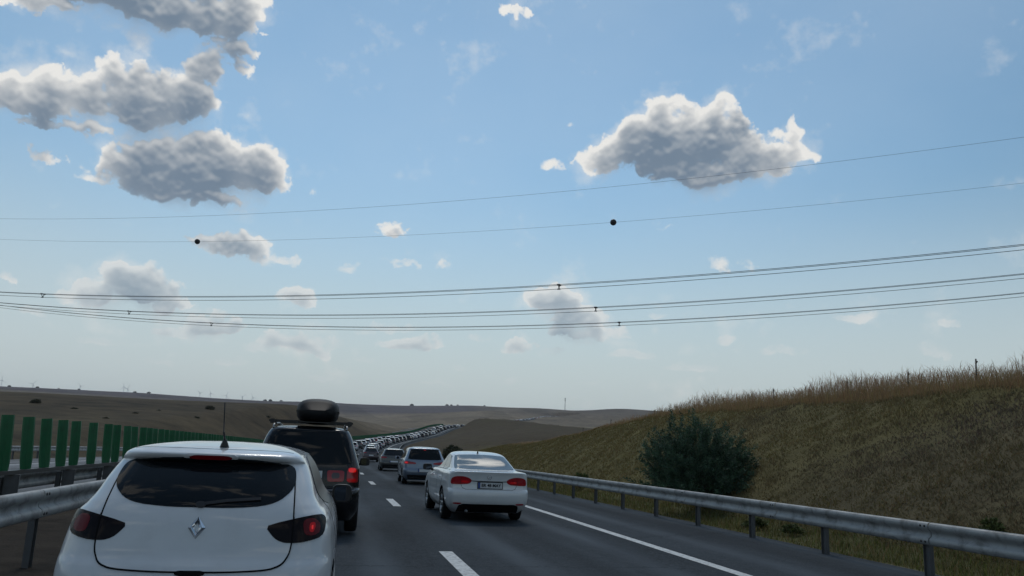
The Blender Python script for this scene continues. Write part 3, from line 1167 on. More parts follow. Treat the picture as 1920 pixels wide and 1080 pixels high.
class Car:
    """a body lofted from plan outlines, with panes, lamps and trim laid on its skin"""
    def __init__(self, name, keys, L, paint_m, wheel_r=.32, wheels=(.85, 3.4), track=.76, corner=None, taper=.05, arch=True, sub=5):
        self.root = empty(name)
        self.paint = paint_m
        self.L = L
        K = np.array(keys, float)
        n = len(K)
        t = np.arange(n)
        tt = np.linspace(0, n - 1, (n - 1) * sub + 1)
        cols = [pchip(t, K[:, i])(tt) for i in range(4)]
        rc_l, rc_u, rcf, bow, bowf = corner or (.24, .22, .38, .07, .18)
        zb = keys[-1][0]
        V, rows = [], []
        for z, yr, w, yf in zip(*cols):
            u = min(max((z - .95) / .12, 0), 1)
            half = ring(z, yr, max(w, .02), yf, rc_l * (1 - u) + rc_u * u, rcf, bow, bowf, taper * (1 - .5 * u))
            full = half + [(-x, y, zz) for x, y, zz in half[-2:0:-1]]
            rows.append(list(range(len(V), len(V) + len(full))))
            V += full
        Fc, mi = [], []
        for a, b in zip(rows[:-1], rows[1:]):
            for i in range(len(a)):
                j = (i + 1) % len(a)
                Fc.append((a[i], a[j], b[j], b[i]))
                mi.append(0)
        Fc.append(tuple(rows[0][::-1]))
        mi.append(1)
        Fc.append(tuple(rows[-1]))
        mi.append(0)
        me = mesh_np('body', V, Fc, [paint_m, M_DARK], False, mi)
        self.bvh = BVHTree.FromPolygons([Vector(v) for v in V], Fc)
        if arch:
            me = self.cut_arches(me, wheel_r, wheels, track)
        me.shade_smooth()
        me.set_sharp_from_angle(angle=math.radians(38))
        self.body = obj('body', me, self.root)
        for wy in wheels:
            for s in (-1, 1):
                self.wheel(s * track, wy, wheel_r, s)

    def cut_arches(self, me, r, wheels, track):
        c = MB()
        for wy in wheels:
            for s in (-1, 1):
                x0, x1 = sorted((s * (track - .22), s * (track + .4)))
                n = 28
                vs = [(x, wy + (r + .055) * math.cos(2 * math.pi * k / n), r + (r + .055) * math.sin(2 * math.pi * k / n)) for x in (x0, x1) for k in range(n)]
                fs = [(k, (k + 1) % n, n + (k + 1) % n, n + k) for k in range(n)] + [tuple(range(n))[::-1], tuple(range(n, 2 * n))]
                c.add(vs, fs, 1)
        cme = mesh_np('cut', c.v, c.f, [self.paint, M_DARK], False, c.mi)
        bm = bmesh.new()
        bm.from_mesh(cme)
        bmesh.ops.recalc_face_normals(bm, faces=bm.faces)
        bm.to_mesh(cme)
        bm.free()
        bm = bmesh.new()
        bm.from_mesh(me)
        bmesh.ops.recalc_face_normals(bm, faces=bm.faces)
        bm.to_mesh(me)
        bm.free()
        co = bpy.data.objects.new('cut', cme)
        bo = bpy.data.objects.new('blank', me)
        COL.objects.link(co)
        COL.objects.link(bo)
        md = bo.modifiers.new('arches', 'BOOLEAN')
        md.object = co
        md.operation = 'DIFFERENCE'
        md.solver = 'EXACT'
        md.material_mode = 'INDEX'
        dg = bpy.context.evaluated_depsgraph_get()
        out = bpy.data.meshes.new_from_object(bo.evaluated_get(dg))
        bpy.data.objects.remove(co)
        bpy.data.objects.remove(bo)
        out.name = 'body'
        return out

    def wheel(self, x, y, r, s):
        key = ('wheel', round(r, 3), s)
        if key not in CACHE:
            m = MB()
            m.lathe_x([(-.10, r * .62), (-.105, r * .86), (-.09, r * .97), (-.06, r), (.06, r), (.09, r * .97), (.105, r * .86), (.10, r * .62)], 0, 0, 0, 32)
            tyre = m.mesh('wheel', [M_RUBBER], True)
            q = MB()
            q.lathe_x([(s * -.05, 0), (s * -.05, r * .63)], 0, 0, 0, 24, 1)
            q.lathe_x([(s * .03, r * .67), (s * .098, r * .66), (s * .098, r * .60), (s * .03, r * .57)], 0, 0, 0, 32)
            q.lathe_x([(s * .05, .062), (s * .075, .055), (s * .08, 0)], 0, 0, 0, 16)
            for k in range(5):
                for d in (-.13, .13):
                    a = 2 * math.pi * k / 5 + d
                    q.tube([(s * .055, .03 * math.cos(a), .03 * math.sin(a)), (s * .08, r * .61 * math.cos(a + d * .3), r * .61 * math.sin(a + d * .3))], .018, 6)
            CACHE[key] = (tyre, q.mesh('rim', [M_RIM, M_DARK], True))
        tyre, rim = CACHE[key]
        w = obj('wheel', tyre, self.root, (x, y, r))
        obj('rim', rim, w)

    # --- laying things on the skin
    def hit(self, axis, a, z):
        if axis == 'rear':
            h = self.bvh.ray_cast(Vector((a, -6, z)), Vector((0, 1, 0)))
        elif axis == 'right':
            h = self.bvh.ray_cast(Vector((4, a, z)), Vector((-1, 0, 0)))
        elif axis == 'left':
            h = self.bvh.ray_cast(Vector((-4, a, z)), Vector((1, 0, 0)))
        else:
            h = self.bvh.ray_cast(Vector((a, z, 6)), Vector((0, 0, -1)))
        if h[0] is None:
            return None, None
        n = h[1].normalized()
        ref = {'rear': Vector((0, -1, 0)), 'right': Vector((1, 0, 0)), 'left': Vector((-1, 0, 0)), 'top': Vector((0, 0, 1))}[axis]
        if n.dot(ref) < 0:
            n = -n
        return h[0], n

    def patch(self, name, axis, poly, m, off=.004, rows=16, colsn=24, smooth_iter=2, parent=None, skirt=.015):
        P = chaikin(poly, smooth_iter)
        z0, z1 = min(p.y for p in P), max(p.y for p in P)
        e = (z1 - z0) * .004
        V, N, grid = [], [], []
        for i in range(rows + 1):
            # rows closer together near both ends
            t = .5 - .5 * math.cos(math.pi * i / rows)
            z = z0 + e + (z1 - z0 - 2 * e) * t
            xs = []
            for k in range(len(P)):
                a, b = P[k], P[(k + 1) % len(P)]
                if (a.y - z) * (b.y - z) < 0:
                    xs.append(a.x + (b.x - a.x) * (z - a.y) / (b.y - a.y))
            if len(xs) < 2:
                continue
            x0, x1 = min(xs), max(xs)
            row = []
            last = None
            for j in range(colsn + 1):
                x = x0 + (x1 - x0) * j / colsn
                p, n = self.hit(axis, x, z)
                if p is None:
                    p, n = last if last else (None, None)
                if p is None:
                    row.append(None)
                    continue
                last = (p, n)
                row.append(len(V))
                V.append(p + n * off)
                N.append(n)
            nxt = next((q for q in row if q is not None), None)
            if nxt is None:
                continue
            row = [q if q is not None else nxt for q in row]
            grid.append(row)
        Fc = []
        for r0, r1 in zip(grid[:-1], grid[1:]):
            for j in range(colsn):
                f = [r0[j], r0[j + 1], r1[j + 1], r1[j]]
                if len(set(f)) == 4:
                    Fc.append(tuple(f) if axis in ('rear', 'right', 'top') else tuple(f[::-1]))
        nb = len(Fc)
        loop = grid[0] + [r_[-1] for r_ in grid[1:]] + grid[-1][-2::-1] + [r_[0] for r_ in grid[-2:0:-1]]
        base = len(V)
        for k in loop:
            V.append(V[k] - N[k] * (off + skirt))
        for i in range(len(loop)):
            j = (i + 1) % len(loop)
            f = (loop[j], loop[i], base + i, base + j)
            Fc.append(f if axis in ('rear', 'right', 'top') else f[::-1])
        me = mesh_np(name, V, Fc, [m])
        me.shade_smooth()
        me.set_sharp_from_angle(angle=math.radians(45))
        return obj(name, me, parent or self.root)

    def ribbon(self, name, axis, line, m, width=.008, off=.0015, parent=None, closed=False):
        pts = []
        L = [Vector(p) for p in line]
        if closed:
            L.append(L[0])
        for a, b in zip(L[:-1], L[1:]):
            n = max(2, int((b - a).length / .02))
            for i in range(n):
                pts.append(a.lerp(b, i / n))
        pts.append(L[-1])
        PP = []
        for p in pts:
            h, n = self.hit(axis, p.x, p.y)
            if h is not None:
                PP.append((h, n))
        V, Fc = [], []
        for i, (h, n) in enumerate(PP):
            d = (PP[min(i + 1, len(PP) - 1)][0] - PP[max(i - 1, 0)][0])
            d = d.normalized() if d.length > 1e-6 else Vector((1, 0, 0))
            s = d.cross(n).normalized() * width / 2
            V += [h + n * off - s, h + n * off + s, h - n * .004 - s, h - n * .004 + s]
        for i in range(len(PP) - 1):
            a = i * 4
            Fc += [(a, a + 1, a + 5, a + 4), (a, a + 4, a + 6, a + 2), (a + 1, a + 3, a + 7, a + 5)]
        me = mesh_np(name, V, Fc, [m])
        return obj(name, me, parent or self.root)

    def lamp(self, poly, m, off=.006, both=True, m2=None, name='tail_light'):
        out = [self.patch(name, 'rear', poly, m, off, 12, 14, 2)]
        if both:
            out.append(self.patch(name, 'rear', [(-a, b) for a, b in poly], m2 or m, off, 12, 14, 2))
        return out

    def plate(self, x, z, text, w=.52, h=.115, tilt=0., frame=True, blue=True, size=.088):
        p, n = self.hit('rear', x, z)
        n = Vector((0, n.y, n.z)).normalized()
        right = Vector((1, 0, 0))
        up = right.cross(n) * -1
        if up.z < 0:
            up = -up
        M = Matrix((right, n, up)).transposed().to_4x4()
        M.translation = p + n * .012
        o = MB()
        if frame:
            o.box(-w / 2 - .015, w / 2 + .015, -.02, 0, -h / 2 - .015, h / 2 + .015, 0)
        o.box(-w / 2, w / 2, 0, .004, -h / 2, h / 2, 1)
        if blue:
            o.box(-w / 2, -w / 2 + .045, .004, .006, -h / 2, h / 2, 2)
        pl = o.build('number_plate', [M_BLACK, M_PLATE, M_PLATEBLUE], self.root)
        pl.matrix_local = M
        if text:
            cu = bpy.data.curves.new('plate_text', 'FONT')
            cu.body = text
            cu.size = size
            cu.align_x = 'CENTER'
            cu.align_y = 'CENTER'
            cu.extrude = .001
            cu.offset = .0028
            cu.materials.append(M_INK)
            tmp = bpy.data.objects.new('tmp', cu)
            COL.objects.link(tmp)
            me = bpy.data.meshes.new_from_object(tmp.evaluated_get(bpy.context.evaluated_depsgraph_get()))
            bpy.data.objects.remove(tmp)
            me.name = 'plate_text'
            t = obj('plate_text', me, pl)
            # text lies in its own xy plane: stand it up facing outwards (+y of the plate)
            t.matrix_local = Matrix(((1, 0, 0, .02), (0, 0, 1, .0072), (0, 1, 0, 0), (0, 0, 0, 1)))
        return pl

    def mirror(self, x, y, z, s, shell=None, w=.19, h=.13):
        """outside mirror: rounded shell with the glass facing backwards"""
        m = MB()
        nu, nv = 14, 10
        vs, fs = [], []
        for i in range(nv + 1):
            v = -math.pi / 2 + math.pi * i / nv
            for k in range(nu):
                u = 2 * math.pi * k / nu
                f = lambda c, e: math.copysign(abs(c) ** e, c)
                px = w / 2 * f(math.cos(v), .6) * f(math.cos(u), .55)
                pz = h / 2 * f(math.cos(v), .6) * f(math.sin(u), .55)
                py = .075 * f(math.sin(v), .7)
                if py < -.03:
                    py = -.03
                vs.append((px * (1 - .1 * s * pz / h), py, pz))
        for i in range(nv):
            for k in range(nu):
                a, b = i * nu + k, i * nu + (k + 1) % nu
                fs.append((a, b, b + nu, a + nu))
        m.add(vs, fs)
        m.tube([(-s * w * .45, .02, -h * .3), (-s * (w * .45 + .09), .04, -h * .55)], .028, 8)
        o = m.build('mirror', [shell or M_BLACK], self.root, True, loc=(s * x, y, z))
        g = MB()
        ring_ = [(w * .40 * math.copysign(abs(math.cos(a)) ** .55, math.cos(a)), h * .39 * math.copysign(abs(math.sin(a)) ** .55, math.sin(a))) for a in np.linspace(0, 2 * math.pi, 25)[:-1]]
        g.add([(a, -.034, b) for a, b in ring_] + [(a, -.030, b) for a, b in ring_],
              [tuple(range(24))] + [(i, i + 24, (i + 1) % 24 + 24, (i + 1) % 24) for i in range(24)])
        gl = g.build('mirror_glass', [M_MIRROR], o)
        gl.rotation_euler = (0, 0, s * .12)
        return o

    def place(self, X, Y, Z=0., rz=0., pitch=0.):
        self.root.location = (X, Y, Z)
        self.root.rotation_euler = (pitch, 0, rz)


CACHE = {}


def mirrored(poly):
    return [(-a, b) for a, b in poly]


# --- white hatchback, the car right in front
hb = Car('white_hatchback', [
    (.22, .16, .76, 3.86), (.34, .05, .845, 3.98), (.50, .0, .866, 4.03), (.62, .005, .868, 4.02), (.70, .03, .868, 3.96),
    (.76, .075, .866, 3.88), (.86, .105, .852, 3.62), (.95, .125, .826, 3.30), (1.01, .150, .792, 3.08), (1.055, .175, .745, 2.96), (1.12, .225, .705, 2.86),
    (1.20, .300, .678, 2.70), (1.28, .385, .645, 2.54), (1.325, .425, .622, 2.42), (1.348, .385, .606, 2.36), (1.375, .365, .585, 2.28), (1.400, .42, .555, 2.2),
    (1.425, .60, .49, 2.1), (1.445, .82, .39, 2.0), (1.460, 1.05, .26, 1.85), (1.466, 1.28, .10, 1.6)],
    4.06, P_WHITE, .315, (.66, 3.25), .755, (.30, .24, .4, .055, .2), .055)
tag(hb.root, 'white small hatchback with smoked tail lights directly ahead in the left lane', 'car', 'cars queueing near the camera')
WIN = [(.25, 1.357), (.50, 1.328), (.548, 1.29), (.562, 1.215), (.545, 1.155), (.47, 1.088), (.36, 1.058), (.15, 1.046)]
WIN = WIN + [(-a, b) for a, b in reversed(WIN)]
GATE = [(.553, 1.235), (.562, 1.17), (.574, 1.04), (.584, .915), (.578, .79), (.54, .72), (.45, .69), (.2, .678), (-.2, .678), (-.45, .69), (-.54, .72), (-.578, .79), (-.584, .915), (-.574, 1.04), (-.562, 1.17), (-.553, 1.235)]
gate = hb.patch('tailgate', 'rear', GATE, P_WHITE, .007, 26, 40, 2)
hb.ribbon('panel_gap', 'rear', chaikin(GATE, 2), M_DARK, .009, .0085, gate, True)
win = hb.patch('rear_window', 'rear', WIN, M_GLASS, .011, 24, 40, 1)
LAMP = [(.405, .95), (.412, .945), (.50, .972), (.60, .995), (.69, 1.010), (.752, 1.012), (.778, .985), (.775, .90), (.745, .868), (.64, .848), (.535, .845), (.475, .868)]
for lm, sgn in zip(hb.lamp(LAMP, M_SMOKE, .010), (1, -1)):
    hb.ribbon('panel_gap', 'rear', [(sgn * .581, .84), (sgn * .579, 1.0)], M_DARK, .008, .0115, lm)
    core = [(sgn * a, b) for a, b in [(.635, .985), (.70, .995), (.745, .96), (.745, .90), (.70, .885), (.65, .895)]]
    hb.patch('lamp_glow', 'rear', core, M_SMOKERED, .0112, 8, 8, 2, lm, .003)
    if sgn > 0:
        hb.patch('lamp_core', 'rear', [(a + .004, b) for a, b in [(.672, .965), (.705, .97), (.71, .935), (.70, .905), (.675, .91)]], M_REDDIM, .0122, 6, 6, 2, lm, .003)
        hb.patch('lit_bulb', 'rear', [(.688, .948), (.700, .950), (.702, .925), (.692, .922)], M_REDLIT, .0132, 4, 4, 1, lm, .003)
bl = hb.patch('brake_light', 'rear', [(-.135, 1.374), (.135, 1.374), (.135, 1.352), (-.135, 1.352)], M_SMOKERED, .012, 5, 10, 1)
hb.patch('lamp_surround', 'rear', [(-.19, 1.378), (.19, 1.378), (.16, 1.348), (-.16, 1.348)], P_WHITE, .008, 5, 10, 1, bl)
hb.patch('handle_recess', 'rear', [(-.10, .686), (.10, .686), (.075, .655), (-.075, .655)], M_DARK, .010, 6, 10, 1)
p_, n_ = hb.hit('rear', 0, .93)
em = MB()
outer = [(0, .069), (.053, 0), (0, -.069), (-.053, 0)]
inner = [(0, .030), (.015, 0), (0, -.030), (-.015, 0)]
mid = [((a[0] + b[0]) / 2, (a[1] + b[1]) / 2) for a, b in zip(outer, inner)]
vs = [(x, 0, z) for x, z in outer] + [(x, -.016, z) for x, z in mid] + [(x, 0, z) for x, z in inner]
fs = []
for i in range(4):
    j = (i + 1) % 4
    fs += [(i, j, 4 + j, 4 + i), (4 + i, 4 + j, 8 + j, 8 + i)]
em.add(vs, fs)
e_ = em.build('diamond_emblem', M_CHROME, gate, loc=p_ + n_ * .009)
e_.rotation_euler = (math.asin(max(-1, min(1, -n_.z))), 0, 0)
# roof aerial
r0, rn = hb.hit('top', .045, .62)
an = MB()
an.tube([r0 - Vector((0, 0, .005)), r0 + Vector((0, -.012, .028)), r0 + Vector((0, -.022, .055))], .034, 12, 0, .010)
an.tube([r0 + Vector((0, -.02, .05)), r0 + Vector((-.008, -.06, .105))], .007, 8)
an.tube([r0 + Vector((-.008, -.06, .10)), r0 + Vector((-.012, -.13, .305))], .0042, 8)
an.build('aerial', M_BLACK, hb.root, True)
hb.ribbon('panel_gap', 'top', [(-.52, .58), (-.35, .53), (0, .50), (.35, .53), (.52, .58)], M_DARK, .006, .0012)
SIDEWIN = [(.70, 1.19), (.82, 1.305), (1.05, 1.365), (1.5, 1.392), (2.0, 1.372), (2.35, 1.30), (2.72, 1.08), (2.74, 1.02), (2.0, 1.0), (1.3, 1.015), (.95, 1.06)]
for ax in ('right', 'left'):
    sw = hb.patch('side_window', ax, SIDEWIN, M_SIDEGLASS, .004, 14, 40, 1)
    hb.ribbon('window_trim', ax, SIDEWIN[:8], M_BLACK, .02, .006, sw)
    hb.ribbon('door_gap', ax, [(1.62, .45), (1.64, .98)], M_DARK, .006)
    hb.ribbon('door_gap', ax, [(.98, .72), (.86, .98), (.98, 1.06)], M_DARK, .006)
    hb.patch('side_skirt', ax, [(1.05, .33), (2.85, .33), (2.85, .42), (1.05, .45)], M_BLACK, .012, 5, 20, 1)
hb.mirror(.885, 2.60, 1.02, 1, M_BLACK, .19, .17)
hb.mirror(.885, 2.60, 1.02, -1, M_BLACK, .19, .17)
hb.patch('bumper_insert', 'rear', [(-.62, .46), (.62, .46), (.56, .27), (-.56, .27)], M_BLACK, .006, 8, 24, 1)
# rear wiper, reflectors and the crease of the bumper
wp = hb.ribbon('wiper', 'rear', [(.02, 1.065), (.16, 1.085), (.36, 1.10)], M_BLACK, .022, .022)
hb.patch('wiper_pivot', 'rear', [(-.03, 1.075), (.03, 1.075), (.03, 1.045), (-.03, 1.045)], M_BLACK, .026, 4, 6, 2, wp)
hb.plate(0, .565, None)
hb.place(-.785, 5.40, .005, -.012)

# --- white saloon in the right lane
sd = Car('white_saloon', [
    (.19, .28, .74, 4.42), (.30, .12, .83, 4.56), (.42, .025, .872, 4.63), (.54, 0, .888, 4.64), (.605, .004, .890, 4.62), (.64, .018, .890, 4.60), (.675, .06, .889, 4.56),
    (.69, .082, .888, 4.54), (.80, .090, .886, 4.40), (.90, .080, .878, 4.0), (.975, .060, .866, 3.55), (1.015, .042, .842, 3.36), (1.030, .038, .826, 3.3), (1.038, .062, .812, 3.26), (1.046, .25, .778, 3.2), (1.057, .52, .742, 3.14), (1.078, .60, .72, 3.06),
    (1.15, .82, .698, 2.85), (1.25, 1.08, .657, 2.62), (1.33, 1.31, .628, 2.45), (1.38, 1.47, .592, 2.34), (1.415, 1.68, .52, 2.25), (1.437, 1.90, .39, 2.2), (1.446, 2.08, .2, 2.2), (1.449, 2.13, .08, 2.19)],
    4.64, P_WHITE2, .325, (.98, 3.63), .775, (.135, .19, .4, .045, .2), .035)
tag(sd.root, 'white four door saloon with red tail lights in the right lane', 'car', 'cars queueing near the camera')
sd.patch('rear_window', 'rear', [(-.53, 1.360), (0, 1.382), (.53, 1.360), (.575, 1.33), (.668, 1.092), (.64, 1.074), (0, 1.070), (-.64, 1.074), (-.668, 1.092), (-.575, 1.33)], M_GLASS2, .005, 20, 30, 1)
JL = [(.37, .850), (.40, .885), (.46, .915), (.55, .936), (.66, .938), (.745, .925), (.80, .89), (.815, .81), (.80, .765), (.62, .768), (.47, .775), (.40, .80)]
sd.lamp(JL, M_RED, .007)
for s in (-1, 1):
    sd.patch('reverse_lens', 'rear', [(s * .43, .842), (s * .60, .85), (s * .60, .812), (s * .45, .808)], M_REDDIM, .009, 5, 8, 1)
    sd.ribbon('lens_gap', 'rear', [(s * .615, .77), (s * .60, .935)], M_DARK, .006, .0085)
    sd.patch('reflector', 'rear', [(s * .57, .398), (s * .76, .402), (s * .76, .372), (s * .60, .368)], M_RED, .006, 5, 8, 1)
BOOT = [(.40, .845), (.30, .84), (-.30, .84), (-.40, .845)]
sd.ribbon('boot_gap', 'rear', BOOT, M_DARK, .016, .003)
sd.ribbon('boot_gap', 'rear', [(-.60, .765), (-.57, .70), (-.5, .672), (.5, .672), (.57, .70), (.60, .765)], M_DARK, .007, .002)
sd.patch('diffuser', 'rear', [(-.64, .345), (-.55, .375), (.55, .375), (.64, .345), (.66, .2), (-.66, .2)], M_DARK, .006, 8, 24, 0)
sd.plate(.02, .757, 'BR 48 MAY')
p_, n_ = sd.hit('rear', 0, .925)
em = MB()
pts = [(.045 * math.cos(a), 0, .045 * math.sin(a)) for a in np.linspace(0, 2 * math.pi, 21)]
em.tube(pts, .0055, 6)
em.tube([(-.024, 0, .036), (0, 0, .004), (.024, 0, .036)], .005, 6)
em.tube([(-.038, 0, .016), (-.018, 0, -.036), (0, 0, -.004), (.018, 0, -.036), (.038, 0, .016)], .005, 6)
em.build('round_emblem', M_CHROME, sd.root, True, loc=p_ + n_ * .008)
ad, _ = sd.hit('top', 0, 1.62)
an = MB()
an.tube([ad, ad + Vector((0, -.015, .03)), ad + Vector((0, -.05, .055))], .022, 8, 0, .008)
an.build('aerial', M_BLACK, sd.root, True)
for ax in ('left', 'right'):
    sd.patch('side_window', ax, [(1.12, 1.10), (1.22, 1.22), (1.42, 1.325), (1.62, 1.36), (1.78, 1.37), (1.78, 1.06), (1.3, 1.06)], M_GLASS2, .004, 12, 16, 0)
    sd.patch('side_window', ax, [(1.85, 1.375), (2.25, 1.37), (2.55, 1.30), (2.95, 1.10), (2.97, 1.05), (1.85, 1.055)], M_GLASS2, .004, 12, 20, 0)
    sd.ribbon('window_trim', ax, [(1.08, 1.05), (3.0, 1.04)], M_BLACK, .018, .004)
    sd.ribbon('door_gap', ax, [(1.82, .36), (1.82, 1.04)], M_DARK, .008)
    sd.ribbon('door_gap', ax, [(2.95, .38), (2.98, 1.02)], M_DARK, .008)
    sd.ribbon('door_gap', ax, [(1.30, .62), (1.02, .90), (1.10, 1.04)], M_DARK, .008)
    sd.patch('door_handle', ax, [(1.38, .90), (1.58, .90), (1.58, .87), (1.38, .87)], P_WHITE2, .022, 4, 8, 1)
    sd.patch('door_handle', ax, [(2.36, .89), (2.56, .89), (2.56, .86), (2.36, .86)], P_WHITE2, .022, 4, 8, 1)
sd.mirror(1.0, 2.78, 1.04, -1, M_BLACK, .22, .15)
sd.mirror(1.0, 2.78, 1.04, 1, M_BLACK, .22, .15)
ex = MB()
ex.tube([(-.46, .25, .235), (-.46, .10, .225)], .028, 10)
ex.build('exhaust', M_STEEL, sd.root, True)
sd.place(3.315, 17.0, -.03, .006)

# --- black people carrier with the roof box, left lane
pc = Car('black_people_carrier', [
    (.24, .16, .80, 4.42), (.40, .05, .885, 4.56), (.54, .0, .90, 4.62), (.66, .0, .905, 4.60), (.735, .03, .905, 4.52), (.76, .07, .903, 4.46), (.90, .085, .90, 4.2), (1.0, .10, .888, 3.95),
    (1.09, .118, .868, 3.72), (1.20, .15, .832, 3.5), (1.40, .215, .762, 3.12), (1.56, .285, .708, 2.82), (1.64, .335, .668, 2.66), (1.675, .345, .64, 2.58), (1.70, .39, .60, 2.5),
    (1.725, .55, .52, 2.35), (1.742, .8, .38, 2.2), (1.75, 1.05, .2, 2.0), (1.752, 1.2, .08, 1.9)],
    4.62, P_BLACK, .325, (.95, 3.78), .79, (.26, .22, .4, .06, .2), .04)
tag(pc.root, 'black people carrier with roof rails and lit brake lights in the left lane', 'car', 'cars queueing near the camera')
pc.patch('rear_window', 'rear', [(-.575, 1.655), (0, 1.668), (.575, 1.655), (.615, 1.60), (.725, 1.16), (.70, 1.125), (0, 1.115), (-.70, 1.125), (-.725, 1.16), (-.615, 1.60)], M_GLASS, .005, 16, 26, 1)
pc.lamp([(.655, 1.092), (.79, 1.088), (.825, 1.06), (.84, .86), (.81, .845), (.655, .848)], M_RED, .008)
pc.lamp([(.335, 1.034), (.45, 1.035), (.612, 1.036), (.612, .95), (.612, .86), (.48, .857), (.35, .855), (.342, .95)], M_RED, .008, name='inner_tail_light')
for s in (-1, 1):
    pc.patch('lit_brake_lens', 'rear', [(s * .675, 1.08), (s * .79, 1.078), (s * .80, 1.01), (s * .675, 1.01)], M_REDLIT, .012, 6, 8, 2)
    pc.patch('lit_tail_lens', 'rear', [(s * .66, .915), (s * .80, .915), (s * .80, .86), (s * .66, .86)], M_REDDIM, .012, 5, 8, 2)
    pc.patch('reverse_lens', 'rear', [(s * .41, 1.0), (s * .54, 1.0), (s * .54, .905), (s * .41, .90)], mat('dark_lens', (.05, .02, .022), .15, coat=.5), .012, 5, 6, 1)
pcp = pc.plate(.0, .965, 'R', size=.10, blue=False)
pcp.children[0].location.x = .20
pc.ribbon('gate_gap', 'rear', [(-.70, .80), (-.62, .775), (.62, .775), (.70, .80)], M_DARK, .01)
pc.patch('bumper_strip', 'rear', [(-.8, .735), (.8, .735), (.8, .715), (-.8, .715)], mat('grey_strip', (.12, .12, .13), .4), .006, 3, 26, 0)
rails_m = mat('satin_rail', (.26, .27, .28), .35, .8)
for s in (-1, 1):
    m = MB()
    m.tube([(s * .60, .50, 1.69), (s * .60, .58, 1.745), (s * .59, .75, 1.765), (s * .575, 1.5, 1.785), (s * .57, 2.2, 1.76), (s * .57, 2.35, 1.71)], .017, 8)
    m.build('roof_rail', rails_m, pc.root, True)
for y in (.72, 1.72):
    m = MB()
    z = 1.795
    m.box(-.70, .70, y - .025, y + .025, z, z + .035)
    for s in (-1, 1):
        m.box(s * .64 - .035, s * .64 + .035, y - .05, y + .05, z - .03, z + .045)
        m.box(s * .59 - .02, s * .59 + .02, y - .03, y + .03, z - .05, z)
    m.build('cross_bar', M_BLACK, pc.root)
for ax in ('left', 'right'):
    pc.patch('side_window', ax, [(.55, 1.15), (.72, 1.6), (2.3, 1.62), (2.95, 1.2), (2.98, 1.12), (.6, 1.12)], M_GLASS, .004, 12, 30, 1)
    pc.ribbon('door_gap', ax, [(1.55, .45), (1.55, 1.1)], M_DARK, .007)
pc.mirror(1.03, 3.05, 1.13, 1, M_BLACK, .2, .16)
pc.mirror(1.03, 3.05, 1.13, -1, M_BLACK, .2, .16)
pc.place(-.375, 13.6, .01, -.005)

box = MB()
nu, ny = 24, 16
vs, fs = [], []
for i in range(ny + 1):
    t = -1 + 2 * i / ny
    k = max(0, 1 - abs(t) ** 3.2) ** .45
    for j in range(nu):
        a = 2 * math.pi * j / nu
        f = lambda c, e: math.copysign(abs(c) ** e, c)
        x = .37 * f(math.cos(a), .72) * (.35 + .65 * k)
        z = .222 * f(math.sin(a), .62) * k
        x += -.02 * abs(z) / .222 * math.copysign(1, x) if abs(x) > .1 else 0
        vs.append((x, t * .95, z))
for i in range(ny):
    for j in range(nu):
        a, b = i * nu + j, i * nu + (j + 1) % nu
        fs.append((a, b, b + nu, a + nu))
fs.append(tuple(range(nu)))
fs.append(tuple(range(ny * nu, (ny + 1) * nu))[::-1])
box.add(vs, fs)
broot = empty('roof_box', (-.28, 14.85, 2.01))
tag(broot, 'black rounded roof box on the bars of the black people carrier', 'roof box')
box.build('shell', mat('box_black', (.010, .011, .013), .62, spec=.25), broot, True)
m = MB()
m.box(-.33, .33, -.8, .8, -.205, -.190)
for s in (-1, 1):
    for y in (-.53, .47):
        m.box(s * .2 - .04, s * .2 + .04, y - .03, y + .03, -.20, -.185)
m.build('base', M_BLACK, broot)
m = MB()
m.tube([(-.338, -.80, -.012), (-.362, -.4, -.012), (-.362, .4, -.012), (-.338, .8, -.012)], .006, 6)
m.tube([(.338, -.80, -.012), (.362, -.4, -.012), (.362, .4, -.012), (.338, .8, -.012)], .006, 6)
m.build('seam', M_DARK, broot)


